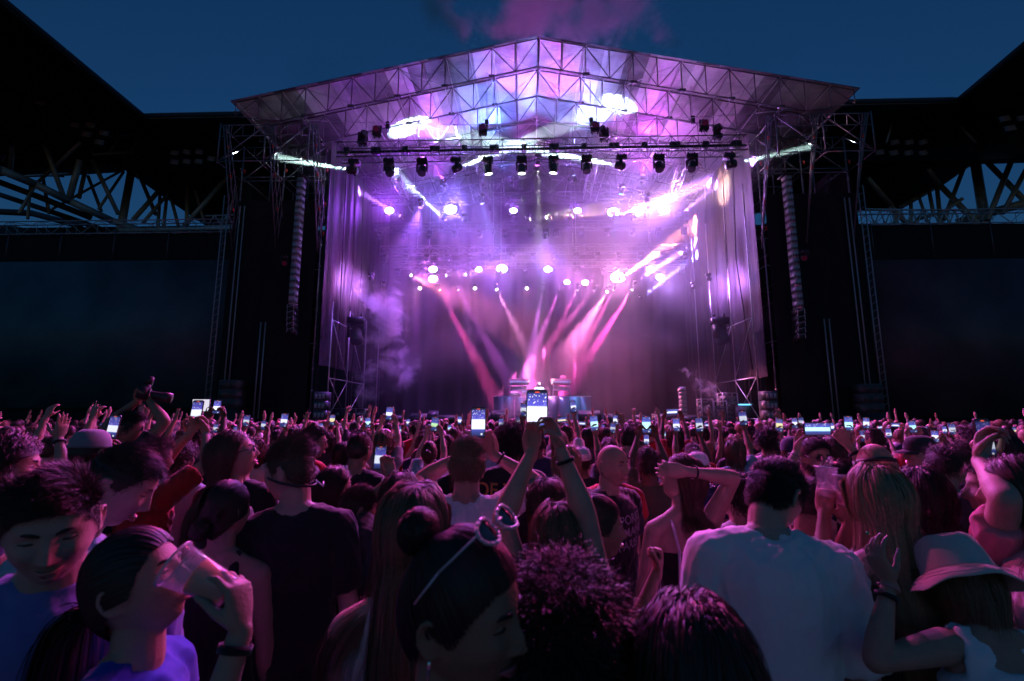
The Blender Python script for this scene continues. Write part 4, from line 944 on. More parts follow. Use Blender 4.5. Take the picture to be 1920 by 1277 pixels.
def build_top(sp,f,kind='tee',vox=.012,seed=0,amp=.006,name='shirt'):
    mb=MB(); inf={'tee':.015,'shirt':.019,'tank':.020,'hoodie':.035,'strapless':.008}[kind]; rr=torso_rings(f,inf); w=f.w
    lowr=(rr[1][0]+.012,rr[1][1]+.012)
    pts=[f.sp[0]-Vector((0,0,.10)),f.sp[0],f.sp[1],f.sp[2],f.sp[3],f.sp[4]]; ra=[(rr[0][0]*.98,rr[0][1]*.98),(rr[0][0]*.98,rr[0][1]*.98),(max(rr[1][0],rr[3][0]*(.93 if not f.fem else .86)),max(rr[1][1],rr[3][1]*.90)),(max(rr[2][0],rr[3][0]*(.94 if not f.fem else .84)),max(rr[2][1],rr[3][1]*.90)),rr[3],rr[4]]
    if kind in('tee','shirt','hoodie'):
        pts+= [f.sp[5],f.sp[6]+f.Mc@Vector((0,0,-.002)),f.sp[7]+f.Mc@Vector((0,0,-.004))]; ra+=[rr[5],rr[6],(.074*w,.068*w)]
        rtube(mb,pts,ra,(1,0,0),26,capr=False)
        for s,nm_ in ((1,'R'),(-1,'L')):
            sh,e=f.arm[nm_][:2]; ar=.047*w*f.b*sp.get('armr',1)
            rtube(mb,[f.sp[-1]+f.Mc@Vector((s*.045,-.01,-.02)),f.sp[-1]+f.Mc@Vector((s*.09*w,-.012,-.035)),sh],[.055*w,.06*w,ar*1.25+.016],(0,1,0),14)
            L=sp.get('sleeve',.62)
            if L<=1: rtube(mb,[sh,sh.lerp(e,.35*L/.62),sh.lerp(e,L)],[ar*1.26+.013,ar*1.16+.014,ar*.98+.020],(0,1,0),16,capr=False)
            else:
                wr=f.arm[nm_][2]; rtube(mb,[sh,sh.lerp(e,.5),e,e.lerp(wr,.5),e.lerp(wr,.93)],[ar*1.3+.016,ar*1.1+.015,ar*.95+.015,ar*.9+.012,ar*.62+.012],(0,1,0),16,capr=False)
        if kind=='shirt':                     # collar stands up round the neck
            for k in range(1): rtube(mb,[f.sp[7]+f.Mc@Vector((0,-.01,-.02)),f.sp[7]+f.Mc@Vector((0,-.005,.022))],[(.082*w,.078*w),(.076*w,.074*w)],(1,0,0),20,capr=False)
    elif kind=='tank':
        pts+=[f.sp[4]+f.Mc@Vector((0,0,.02)),f.sp[5]+f.Mc@Vector((0,0,.0))]; ra+=[(rr[4][0]*.97,rr[4][1]*1.0),(rr[5][0]*.60,rr[5][1]*1.0)]; rtube(mb,pts,ra,(1,0,0),26,capr=False)
        for s in (-1,1):
            for yy in (-1,1):
                rtube(mb,[f.sp[4]+f.Mc@Vector((s*.095*w,yy*.082*w,.0)),f.sp[5]+f.Mc@Vector((s*.08*w,yy*.07*w,.035)),f.sp[6]+f.Mc@Vector((s*.075*w,yy*.02,.045 if f.fem else .05))],[(sp.get('strap',.022),.012)]*3,(1,0,0),10)
    else:
        rtube(mb,pts[:-1]+[f.sp[3]+f.Mc@Vector((0,0,.06))],ra[:-1]+[(rr[4][0]*.94,rr[4][1]*.98)],(1,0,0),26,capr=False)
    if f.fem:
        for s in (-1,1): blob(mb,f.sp[4]+f.Mc@Vector((s*.064,.060,-.045)),(.062,.054,.062))
    me=voxel(mb,vox,2 if kind!='tank' else 1,name); folds(me,amp*(.35 if kind in('tank','strapless') else 1),seed); return me
def build_legs(f):
    mb=MB()
    for s in (-1,1):
        h=Vector((s*.09*f.w,0,.90)); k=Vector((s*.10,.02,.49)); a=Vector((s*.105,-.01,.09))
        rtube(mb,[h,h.lerp(k,.5),k,k.lerp(a,.4),a],[.088*f.w,.078,.058,.056,.05],(1,0,0),12)
    rtube(mb,[Vector((0,0,.84)),Vector((0,0,.94))],[(.165*f.w,.12),(.168*f.w,.122)],(1,0,0),16)
    me=voxel(mb,.022,1,'trousers'); sh=MB()
    for s in (-1,1): rtube(sh,[Vector((s*.105,-.045,.045)),Vector((s*.11,.03,.05)),Vector((s*.115,.14,.035)),Vector((s*.117,.19,.028))],[(.04,.045),(.045,.05),(.047,.034),(.038,.026)],(1,0,0),12)
    F=[np.vstack(sh.Q),np.vstack(sh.T)]; sm=np_mesh('shoes',np.vstack(sh.V),F,True); return me,sm
# ---- hair
def hairline(az):                             # lowest scalp height for azimuth from the front
    a=np.abs((az+math.pi)%(2*math.pi)-math.pi)*180/math.pi
    return np.interp(a,[0,35,60,78,95,115,180],[.066,.058,.030,-.012,.000,-.040,-.078])
def scalp(n,rg,lift=.003):
    d=rg.normal(size=(n*5,3)); d/=np.linalg.norm(d,axis=1)[:,None]; az=np.arctan2(d[:,0],d[:,1]); z=d[:,2]*RZ
    d=d[z>hairline(az)][:n]; sg=np.sign(d)*np.abs(d)**.93; p=sg*np.array([RX+lift,RY+lift,RZ+lift]); k=np.clip((-.01-p[:,2])/.105,0,1); p[:,1]=np.where(p[:,1]<0,p[:,1]*(1-.5*k**1.1),p[:,1])
    nn=p/np.array([RX,RY,RZ])**2; nn/=np.linalg.norm(nn,axis=1)[:,None]; return p,nn
def cap_mesh(mb,lift=.004,drop=0.0):
    p,Q,T,d=head_template(120,90); az=np.arctan2(d[:,0],d[:,1]); ok=(p[:,2]>hairline(az)+drop)
    q=p*(1+lift/np.array([RX,RY,RZ])); fq=Q[ok[Q].all(1)]; ft=T[ok[T].all(1)]; mb.add(q,fq,ft)
def strips(mb,S_,nrmv,w,rg,taper=.25,roll=.9):
    """S_ (n,k,3) strand points -> flat tapered ribbons"""
    n,k,_=S_.shape; tg=np.gradient(S_,axis=1); tg/=np.linalg.norm(tg,axis=2)[:,:,None]+1e-9
    sd=np.cross(tg,nrmv[:,None,:]); l=np.linalg.norm(sd,axis=2)[:,:,None]; alt=np.cross(tg,np.array([.3,.5,.8])); sd=np.where(l>.05,sd/(l+1e-9),alt/(np.linalg.norm(alt,axis=2)[:,:,None]+1e-9))
    up=np.cross(sd,tg); a=(rg.rand(n,1,1)-.5)*2*roll; sd=sd*np.cos(a)+up*np.sin(a)
    ww=w*rg.uniform(.7,1.3,(n,1,1))*np.linspace(1,taper,k)[None,:,None]/2
    V=np.stack([S_-sd*ww,S_+sd*ww],2).reshape(n,2*k,3)
    b=(np.arange(n)*2*k)[:,None]; Q=[]
    for j in range(k-1): Q.append(np.column_stack([b+2*j,b+2*j+1,b+2*j+3,b+2*j+2]))
    mb.add(V.reshape(-1,3),np.vstack(Q))
def hair(style,n=2500,seed=1,length=.42,w=.0022,grav=(0,0,-1),torso=True,comb=(0,1,.2)):
    rg=np.random.RandomState(seed); mb=MB(); g=np.array(nrm(Vector(grav)))
    if style=='bald': return None
    if style=='curly' and n>9000: n=30000; w=w*.62
    if style in('short','fade','buzz','quiff','messy'):
        cap_mesh(mb,.003,.006); p,nn=scalp(n,rg); k=5
        top=np.clip((p[:,2]-.03)/.07,0,1)
        ln={'short':.018+.026*top,'fade':.006+.040*top,'buzz':.006+.003*top,'quiff':.010+.058*top**1.3,'messy':.035+.03*top}[style]*rg.uniform(.75,1.2,len(p))
        cb=np.array(comb,float)[None,:]+.35*np.column_stack([np.sin(p[:,1]*38+seed),np.cos(p[:,0]*41),np.zeros(len(p))])+rg.normal(size=p.shape)*.25
        if style=='messy': cb+=rg.normal(size=p.shape)*.5
        cb-=nn*(cb*nn).sum(1)[:,None]; d=nn*(.42 if style!='buzz' else 1)+cb*1.0*(.35+.75*top[:,None]); d[top<.25]+=np.array([0,-.1,-.9]); d/=np.linalg.norm(d,axis=1)[:,None]
        S_=[p]; 
        for j in range(1,k): 
            d=d+.12*cb-nn*.06; d/=np.linalg.norm(d,axis=1)[:,None]; S_.append(S_[-1]+d*(ln/(k-1))[:,None])
        strips(mb,np.stack(S_,1),nn,w*1.1,rg)
    elif style in('afro','curly'):
        cap_mesh(mb,.012 if style=='afro' else .006,.0); p,nn=scalp(n,rg); k=11
        ln=(.05 if style=='afro' else .038)*rg.uniform(.7,1.15,len(p))*(1+.5*np.clip(p[:,2]/.1,0,1)); t=np.linspace(0,1,k)
        a=np.cross(nn,rg.normal(size=nn.shape)); a/=np.linalg.norm(a,axis=1)[:,None]; b=np.cross(nn,a); ln=ln*(.62+.5*(np.sin(p[:,0]*75+seed)*np.sin(p[:,1]*68+1)*np.cos(p[:,2]*72)*.5+.5)); fr=rg.uniform(9,18,len(p))[:,None]; ph=rg.rand(len(p))[:,None]*6
        r=.0055; drift=rg.normal(size=p.shape)*.012
        if style=='curly': drift+=np.array([0,-.004,-.014])
        S_=p[:,None]+nn[:,None]*(ln[:,None]*t)[:,:,None]+a[:,None]*(r*np.cos(fr*t+ph))[:,:,None]+b[:,None]*(r*np.sin(fr*t+ph))[:,:,None]+drift[:,None]*(t**2)[None,:,None]*1.5
        strips(mb,S_,nn,w*1.25,rg,.6)
    else:
        cap_mesh(mb,.002,.003); p,nn=scalp(n,rg,.004); k=16
        if style in('long','wavy','curlylong'):
            ds=length*rg.uniform(.82,1.04,len(p))/(k-1); lay=rg.uniform(.04,.26,len(p))
            sx=np.sign(p[:,0]+rg.normal(size=len(p))*.004); pd=np.column_stack([sx*.9,-.25+0*sx,0*sx+.15]); back=p[:,1]<-.02; pd[back]=pd[back]*.35+np.array([0,-.6,-.2])
            d=nn*.22+pd; d/=np.linalg.norm(d,axis=1)[:,None]; q=p.copy(); S_=[q]
            ew=np.array([RX,RY,RZ])
            fwd=np.where(rg.rand(len(p))<.16,1.,0.)
            for j in range(1,k):
                d=d+g*.62; d[:,1]-=.10*(q[:,2]>-.05); d/=np.linalg.norm(d,axis=1)[:,None]; q=q+d*ds[:,None]
                e=q/ew; r=np.linalg.norm(e,axis=1); lim=1+lay; m=r<lim; q[m]=q[m]/r[m][:,None]*lim[m][:,None]
                hi_=q[:,2]>-.10; e=q/ew; r=np.linalg.norm(e,axis=1); mx_=1.14+lay*.9; m=hi_&(r>mx_); q[m]=q[m]/r[m][:,None]*mx_[m][:,None]
                fz=(q[:,1]>.035)&(q[:,2]<.055); q[fz,1]=q[fz,1]*.55+.01; q[fz,0]=np.sign(q[fz,0])*np.maximum(np.abs(q[fz,0]),.083+.1*lay[fz])
                if torso:
                    c=g*.335+np.array([0,-.03,0]); ax=np.array([.205,.125,.155]); e=(q-c)/ax; r=np.linalg.norm(e,axis=1); lim=1+lay*.35; m=r<lim; bk=m&back; fr_=m&~back
                    q[fr_]=(e[fr_]/r[fr_][:,None]*lim[fr_][:,None])*ax+c
                    q[bk,1]=c[1]-ax[1]*np.sqrt(np.maximum(lim[bk]**2-e[bk,0]**2-e[bk,2]**2,0)); q[:,0]=np.where(back&(q[:,2]<-.08),q[:,0]*.975,q[:,0])
                S_.append(q)
            S_=np.stack(S_,1)
            # locks: strands lean towards a guide
            ng=max(20,n//26); gi=rg.choice(len(p),ng,False); dist=((p[:,None]-p[gi][None])**2).sum(2); gg=gi[dist.argmin(1)]; t=np.linspace(0,1,k)[None,:,None]
            S_=S_*(1-.5*t)+S_[gg]*.5*t+rg.normal(size=(len(p),1,3))*.010*t+np.stack([np.sin(7*t[...,0]+gg[:,None]*1.3),np.cos(6*t[...,0]+gg[:,None]*2.1),0*t[...,0]+0*gg[:,None]],-1)*.006*t
            if style!='long':
                am=.012 if style=='wavy' else .02; fq=14 if style=='wavy' else 26; ph=gg[:,None]*1.7; tt=np.linspace(0,1,k)[None]
                S_=S_+am*tt[:,:,None]*np.stack([np.sin(fq*tt+ph),np.cos(fq*tt+ph*1.3),0*tt+0*ph],-1)
            strips(mb,S_,nn,w*1.3,rg,.35,.6)
        else:                                  # gathered: bun or ponytail
            kn=np.array([0,-.118,.035] if style=='bun' else [0,-.122,-.005]); 
            if style=='lowbun': kn=np.array([0,-.115,-.045])
            if style=='topbun': kn=np.array([0,-.075,.118])
            S_=[]; q=p.copy(); gathn=(np.sin(p[:,:1]*47+seed)*np.sin(p[:,1:2]*39)*.5+.5)*rg.rand(len(p),1)
            for j in range(k):
                t=(j/(k-1))**.9; m=p*(1-t)+kn*t; r=np.linalg.norm(m/np.array([RX,RY,RZ]),axis=1)[:,None]; lim=1.05+(.10+.10*gathn)*(.4+.6*math.sin(math.pi*min(1,t*1.2))); m=np.where(r<lim,m/np.maximum(r,.3)*lim,m); S_.append(m*(1-(t>.97))+kn*(t>.97))
            strips(mb,np.stack(S_,1),nn,w*1.3,rg,.7,.3)
            if 'bun' in style:
                nb=n//3; d=rg.normal(size=(nb,3)); d/=np.linalg.norm(d,axis=1)[:,None]; t=np.linspace(0,2.4,9); ax=rg.normal(size=(nb,3)); ax-=d*(ax*d).sum(1)[:,None]; ax/=np.linalg.norm(ax,axis=1)[:,None]
                rr_=rg.uniform(.028,.042,nb)[:,None,None]; S2=kn+np.array([0,-.022,0])+rr_*(d[:,None]*np.cos(t)[None,:,None]+ax[:,None]*np.sin(t)[None,:,None])*np.array([1,.85,1]); strips(mb,S2,d,w*1.6,rg,.6,.4); blob(mb,kn+np.array([0,-.02,0]),(.033,.028,.033))
            else:
                nb=n//2; b0=kn+rg.normal(size=(nb,3))*.006; d=np.tile(np.array([0,-.8,.1]),(nb,1))+rg.normal(size=(nb,3))*.25; S2=[b0]; q=b0; ds=length*rg.uniform(.7,1.05,nb)/(k-1)
                for j in range(1,k):
                    d=d/np.linalg.norm(d,axis=1)[:,None]+g*.5; dn=d/np.linalg.norm(d,axis=1)[:,None]; q=q+dn*ds[:,None]; S2.append(q)
                strips(mb,np.stack(S2,1),np.tile([0,-1.,0],(nb,1)),w*1.5,rg,.3,.9); rtube(mb,[kn+np.array([0,.006,0]),kn+np.array([0,-.012,0])],[.015,.015],(1,0,0),10)
    F=[np.vstack(mb.Q)]
    if mb.T: F.append(np.vstack(mb.T))
    return np_mesh('hair',np.vstack(mb.V),F,True)
# ---- materials for people
def skin(name,col):
    if name in MATS: return MATS[name]
    m=mat(name,tuple(c*.68 for c in col),.56,spec=.32,bump=(150,.12),var=.22,vscale=22); return m
SK=[skin('skin_light',(.55,.34,.25)),skin('skin_fair',(.62,.41,.32)),skin('skin_tan',(.42,.24,.16)),skin('skin_deep',(.24,.13,.085)),skin('skin_olive',(.48,.29,.2))]
def hairm(name,col,r=.5):
    if name in MATS: return MATS[name]
    return mat(name,col,r,spec=.45,var=.5,vscale=90)
HM=dict(black=hairm('hair_black',(.012,.009,.008),.5),dark=hairm('hair_dark_brown',(.028,.016,.011)),brown=hairm('hair_brown',(.07,.038,.022)),blond=hairm('hair_blond',(.34,.22,.12)),light=hairm('hair_light_brown',(.17,.10,.055)),red=hairm('hair_dyed_red',(.6,.03,.05)),grey=hairm('hair_grey',(.25,.24,.24)),ginger=hairm('hair_ginger',(.25,.09,.035)))
def fab(name,col,r=.85): return mat('fabric_'+name,col,r,spec=.25,sheen=.25,bump=(420,.12),var=.08,vscale=8)
FB_=dict(black=fab('black',(.014,.013,.016)),charcoal=fab('charcoal',(.04,.04,.046)),white=fab('white',(.72,.72,.74)),offwhite=fab('offwhite',(.55,.52,.48)),navy=fab('navy',(.02,.03,.07)),red=fab('red',(.55,.02,.02)),blue=fab('blue',(.006,.045,.42)),teal=fab('pale_teal',(.25,.42,.46)),grey=fab('grey',(.22,.22,.24)),violet=fab('violet_blue',(.16,.16,.42)),brown=fab('brown',(.14,.07,.045)),olive=fab('olive',(.09,.10,.05)),pink=fab('pink',(.55,.2,.25)))
denim=fab('denim',(.05,.07,.14)); dkpants=fab('dark_trousers',(.02,.02,.024)); shoem=mat('shoe_dark',(.04,.04,.04),.5)
LEGS={}
def legs(fem):
    if fem not in LEGS:
        f=skeleton(dict(fem=fem)); LEGS[fem]=build_legs(f)
    return LEGS[fem]
def slot(o,m):
    if len(o.data.materials)==0: o.data.materials.append(m)
    o.material_slots[0].link='OBJECT'; o.material_slots[0].material=m
def face_parts(body,f,brow='dark',open_=1.0,teeth=0,lips=(.45,.16,.14),smile=0,beard=None):
    M=f.M; par=body
    eyew=mat('eye_white',(.38,.36,.36),.4,spec=.3); sk=body.material_slots[0].material; iris=mat('eye_iris',(.03,.018,.012),.1,spec=1); lipm=mat('lip_'+str(int(lips[0]*99)),lips,.35)
    lid=mat('lash_black',(.01,.008,.008),.6)
    for s_ in (-1,1):
        e=MB(); blob(e,(s_*.031,.0725,.010),(.0125,.012,.0125*.8),None,16,10); o=e.build('eye' if open_>=.6 else 'closed_eyelid',eyew if open_>=.6 else sk,par,True); o.matrix_local=M
        i=MB(); blob(i,(s_*.031,.0800 if open_>=.6 else .070,.009),(.0052,.0052,.0052*min(1,open_+.3)),None,12,8); i.build('iris',iris,o,True)
        l=MB(); pts=[(s_*(.031-.0145),.0795,.0085),(s_*.026,.0855,.0085+.0055*open_),(s_*.034,.0855,.0085+.0055*open_),(s_*(.031+.0155),.076,.0095)]; rtube(l,pts,[.0013,.0019,.0019,.0012],(0,1,0),6); l.build('eyelid',lid,o,True)
        b=MB(); pts=[(s_*.013,.0905,.0275),(s_*.026,.0905,.0325),(s_*.038,.0835,.0325),(s_*.049,.0715,.0275)]; rtube(b,pts,[(.0035,.0022),(.0042,.0022),(.0035,.002),(.0014,.0014)],(0,0,1),8); q=b.build('eyebrow',HM[brow],par,True); q.matrix_local=M
    m=MB(); k=.004*smile
    rtube(m,[(-.024,.0805,-.0600+k*2),(-.011,.0935,-.0575),(0,.0955,-.0580),(.011,.0935,-.0575),(.024,.0805,-.0600+k*2)],[(.0018,.0018),(.0040,.0042),(.0038,.0046),(.0040,.0042),(.0018,.0018)],(0,0,1),8)
    rtube(m,[(-.022,.0805,-.0615+k*2),(-.010,.0925,-.0665-k),(0,.0945,-.0675-k),(.010,.0925,-.0665-k),(.022,.0805,-.0615+k*2)],[(.0018,.0018),(.0046,.0042),(.005,.0048),(.0046,.0042),(.0018,.0018)],(0,0,1),8)
    o=m.build('lips',lipm,par,True); o.matrix_local=M
    if teeth: 
        t=MB(); rtube(t,[(-.018,.0835,-.0605+k),(0,.0935,-.0622),(.018,.0835,-.0605+k)],[(.0030,.002),(.0042,.002),(.0030,.002)],(0,0,1),8); o=t.build('teeth',mat('teeth_white',(.8,.78,.72),.2),par,True); o.matrix_local=M
    if beard:
        rg=np.random.RandomState(5); p,Q,T,d=head_template(72,56); az=np.abs(np.arctan2(d[:,0],d[:,1])); ok=(p[:,2]<-.038)&(az<1.9)&~((np.abs(p[:,0])<.024)&(p[:,2]>-.073)&(p[:,2]<-.050))&(p[:,2]>-.113)
        idx=rg.choice(np.where(ok)[0],2200); q=p[idx]+rg.normal(size=(2200,3))*.0018; nn=d[idx]; mb=MB(); S_=[q+nn*.000]; 
        for j in range(1,4): S_.append(S_[-1]+(nn*.45+np.array([0,.1,-.8]))*.0055)
        strips(mb,np.stack(S_,1),nn,.0022,rg); mb.build('beard',HM[beard],par,True).matrix_local=M
def glasses(par,M,kind='clear',up=False):
    g=MB(); fr=mat('glasses_frame',(.03,.02,.03),.3) if kind!='white' else mat('glasses_frame_white',(.6,.55,.6),.3); T=Matrix.Identity(4)
    if up: T=Matrix.Translation((0,-.012,.072))@Matrix.Rotation(R(48),4,'X')@Matrix.Scale(1.12,4)
    lens=MB()
    for s_ in (-1,1):
        t=np.linspace(0,2*math.pi,17)[:-1]; pts=[(s_*.033+.0235*math.cos(a),.100-.006*abs(math.cos(a)),.009+.019*math.sin(a)) for a in t]
        for i in range(16): g.tube(pts[i],pts[(i+1)%16],.0018 if kind!='white' else .0028,6)
        c=(s_*.033,.099,.009); lens.add([c]+pts,None,[(0,i+1,(i+1)%16+1) for i in range(16)])
        g.tube((s_*.056,.094,.014),(s_*.084,.03,.012),.0017,6).tube((s_*.084,.03,.012),(s_*.083,-.03,.004),.0016,6)
    g.tube((-.010,.101,.013),(.010,.101,.013),.0018,6)
    o=g.build('glasses' if kind=='clear' else 'sunglasses',fr,par,True); o.matrix_local=M@T
    lm=mat('sunglass_lens',(.01,.01,.015),.05,spec=1,coat=1) if kind!='clear' else mat('clear_lens',(.9,.9,.95),.02,trans=1.0)
    lens.build('lens',lm,o,False); return o
def band(par,f,side,col='black',t=.86,w=.010,extra=.004):
    sh,e,wr=f.arm[side][:3]; u=nrm(wr-e); p=e.lerp(wr,t); r=.047*f.w*f.b*.56+extra+(1-t)*.02
    V,Q=lathe([(r,-w/2),(r+.0025,-w/2),(r+.0025,w/2),(r,w/2),(r,-w/2)],18); o=MB().add(V,Q).build('wristband',FB_[col] if col in FB_ else col,par,True); o.matrix_local=Matrix.Translation(p)@Vector((0,0,1)).rotation_difference(u).to_matrix().to_4x4(); return o
def print_on(par,shirt,f,lines,size,col,zoff=0,back=True,xoff=0,rot=0,font_sp=1.0):
    from mathutils.bvhtree import BVHTree
    me0=shirt.data; co=get_co(me0); bv=BVHTree.FromPolygons([tuple(v) for v in co],[tuple(p.vertices) for p in me0.polygons])
    cu=bpy.data.curves.new('t','FONT'); cu.body=lines; cu.size=size; cu.align_x='CENTER'; cu.align_y='CENTER'; cu.space_character=font_sp; cu.offset=size*.012
    to=bpy.data.objects.new('t',cu); COL.objects.link(to); dg=bpy.context.evaluated_depsgraph_get(); me=bpy.data.meshes.new_from_object(to.evaluated_get(dg)); bpy.data.objects.remove(to)
    import bmesh
    bm=bmesh.new(); bm.from_mesh(me); bmesh.ops.subdivide_edges(bm,edges=[e for e in bm.edges if e.calc_length()>size*.15],cuts=2); bmesh.ops.triangulate(bm,faces=bm.faces); s_=-1 if back else 1
    for v in bm.verts:
        x=(v.co.x*math.cos(R(rot))-v.co.y*math.sin(R(rot)))+xoff; z=(v.co.x*math.sin(R(rot))+v.co.y*math.cos(R(rot)))+zoff
        if not back: x=-x
        o_=f.sp[4]+f.Mc@Vector((x,s_*.6,z)); hit=bv.ray_cast(o_,f.Mc@Vector((0,-s_,0)))
        v.co=(hit[0]+f.Mc@Vector((0,s_*.003,0))) if hit[0] is not None else f.sp[4]+f.Mc@Vector((x,s_*.1,z))
    bm.to_mesh(me); bm.free(); me.materials.clear(); o=link('lettering',me,shirt,mat('print_'+str(int(col[0]*99)),col,.7)); return o
# ---- phones
def screen_img(seed,bright=1.0,land=False):
    """a phone display showing the stage: lamps on blue above, bright smoke in the middle, crowd below"""
    nm_=f'phone_display_{seed}'
    if nm_ in MATS: return MATS[nm_]
    m=bpy.data.materials.new(nm_); m.use_nodes=True; nt=m.node_tree; N=nt.nodes; L=nt.links; N.clear(); rg=random.Random(seed)
    o=N.new('ShaderNodeOutputMaterial'); e=N.new('ShaderNodeEmission'); tc=N.new('ShaderNodeTexCoord'); sp=N.new('ShaderNodeSeparateXYZ'); L.new(tc.outputs['Generated'],sp.inputs[0])
    cr=N.new('ShaderNodeValToRGB'); cr.color_ramp.interpolation='EASE'; E=cr.color_ramp.elements
    a=rg.uniform(.22,.32); b_=rg.uniform(.52,.66)
    cols=[(0,(.01,.012,.04)),(.09,(.03,.04,.16)),(a-.03,(.05,.06,.3)),(a+.02,(.75,.8,1)),(b_-.02,(.8,.82,1)),(b_+.03,(.08,.07,.45)),(.9,(.05,.05,.28)),(.97,(.01,.01,.03))]
    if rg.random()<.12: cols[4]=(b_-.02,(.95,.85,.55)); cols[3]=(a+.02,(.9,.75,.4))
    if rg.random()<.2: cols=[(p_,(c[0]*.6+.02,c[1]*1.1,c[2])) for p_,c in cols]
    E[0].position=cols[0][0]; E[0].color=(*cols[0][1],1); E[1].position=cols[-1][0]; E[1].color=(*cols[-1][1],1)
    for p_,c in cols[1:-1]: el=E.new(p_); el.color=(*c,1)
    L.new(sp.outputs['X' if land else 'Z'] if not land else sp.outputs['Z'],cr.inputs[0])
    vo=N.new('ShaderNodeTexVoronoi'); vo.inputs['Scale'].default_value=9; mp=N.new('ShaderNodeMapping'); mp.inputs['Scale'].default_value=(1,0,1.7); mp.inputs['Location'].default_value=(rg.random()*9,0,rg.random()*9); L.new(tc.outputs['Generated'],mp.inputs[0]); L.new(mp.outputs[0],vo.inputs['Vector'])
    lt=N.new('ShaderNodeMapRange'); lt.inputs['From Min'].default_value=.28; lt.inputs['From Max'].default_value=.12; L.new(vo.outputs['Distance'],lt.inputs[0])
    gt=N.new('ShaderNodeMapRange'); gt.inputs['From Min'].default_value=b_; gt.inputs['From Max'].default_value=b_+.08; L.new(sp.outputs['Z'],gt.inputs[0])
    g2=N.new('ShaderNodeMapRange'); g2.inputs['From Min'].default_value=.95; g2.inputs['From Max'].default_value=.9; L.new(sp.outputs['Z'],g2.inputs[0])
    m1=N.new('ShaderNodeMath'); m1.operation='MULTIPLY'; L.new(lt.outputs[0],m1.inputs[0]); L.new(gt.outputs[0],m1.inputs[1]); m2=N.new('ShaderNodeMath'); m2.operation='MULTIPLY'; L.new(m1.outputs[0],m2.inputs[0]); L.new(g2.outputs[0],m2.inputs[1])
    nz=N.new('ShaderNodeTexNoise'); nz.inputs['Scale'].default_value=14; L.new(mp.outputs[0],nz.inputs['Vector'])
    mx=N.new('ShaderNodeMix'); mx.data_type='RGBA'; L.new(m2.outputs[0],mx.inputs[0]); L.new(cr.outputs[0],mx.inputs[6]); mx.inputs[7].default_value=(1,.95,1,1)
    mm=N.new('ShaderNodeMix'); mm.data_type='RGBA'; mm.blend_type='MULTIPLY'; mm.inputs[0].default_value=.45; L.new(mx.outputs[2],mm.inputs[6]); L.new(nz.outputs['Fac'],mm.inputs[7])
    L.new(mm.outputs[2],e.inputs[0]); e.inputs[1].default_value=.2*bright; L.new(e.outputs[0],o.inputs[0]); MATS[nm_]=m; return m
def phone_meshes():
    mb=MB(); w,h,t=.0755,.156,.0085; r=.011; pts=[]
    for cx,cz,a0 in ((w/2-r,h/2-r,0),(-w/2+r,h/2-r,90),(-w/2+r,-h/2+r,180),(w/2-r,-h/2+r,270)):
        for a in (0,30,60,90): pts.append((cx+r*math.cos(R(a0+a)),cz+r*math.sin(R(a0+a))))
    n=len(pts); V=[(x,-t/2,z) for x,z in pts]+[(x,t/2,z) for x,z in pts]
    me=bpy.data.meshes.new('phone_case'); me.from_pydata(V,[],[tuple(range(n)),tuple(range(2*n-1,n-1,-1))]+[(i,i+n,(i+1)%n+n,(i+1)%n) for i in range(n)]); me.update()
    s=MB().box((0,-t/2-.0006,0),(w*.91,.0008,h*.93)); F=np.vstack(s.Q); sc_=np_mesh('display',np.vstack(s.V),F)
    d=MB().box((.0,-t/2-.0016,h*.435),(.016,.0008,.0045)); rec=np_mesh('record_badge',np.vstack(d.V),np.vstack(d.Q))
    b=MB(); V_,Q_=lathe([(.0055,0),(.001,0.0)],12); V_=V_[:,[0,2,1]]; b.add(V_+np.array([.018,-t/2-.0016,-h*.385]),Q_); sh=np_mesh('shutter_button',np.vstack(b.V),np.vstack(b.Q))
    return me,sc_,rec,sh
PH=phone_meshes(); PHN=0
casecol=[mat('phone_case_black',(.015,.015,.017),.3),mat('phone_case_dark',(.06,.05,.07),.35),mat('phone_case_clear',(.4,.38,.42),.2),mat('phone_case_blue',(.05,.12,.35),.35)]
def phone(Mw,label,land=False,seed=0,case=0,bright=1.0,details=True,size=1.0,screen=True):
    """Mw world matrix of the phone: its display faces local -Y"""
    global PHN; PHN+=1
    r=bpy.data.objects.new('phone',None); COL.objects.link(r); r.empty_display_size=.05; r.matrix_world=Mw@Matrix.Scale(size,4); tag(r,label,'phone','phones held up by the crowd')
    c_=link('phone_case',PH[0],r); slot(c_,casecol[case%4])
    if land:
        s=link('display',PH[1].copy(),r)   # landscape picture: vertical axis is the phone's x
        m=screen_img(900+seed,bright); key=m.name+'_l'
        if key not in MATS:
            m2=m.copy(); 
            for nd in m2.node_tree.nodes:
                if nd.type=='SEPXYZ':
                    tcn=[x for x in m2.node_tree.nodes if x.type=='TEX_COORD'][0]; mpn=m2.node_tree.nodes.new('ShaderNodeMapping'); mpn.inputs['Rotation'].default_value=(0,R(90),0); mpn.inputs['Location'].default_value=(0,0,1)
                    m2.node_tree.links.new(tcn.outputs['Generated'],mpn.inputs[0]); m2.node_tree.links.new(mpn.outputs[0],nd.inputs[0])
            MATS[key]=m2
        slot(s,MATS[key])
    else: s=link('display',PH[1],r); slot(s,screen_img(seed,bright) if screen else blackp)
    if details and not land and screen:
        q=link('record_badge',PH[2],r); slot(q,emat('badge_red',(1,.12,.05),.12)); q=link('shutter_button',PH[3],r); slot(q,emat('shutter_white',(.9,.9,1),.12))
    return r
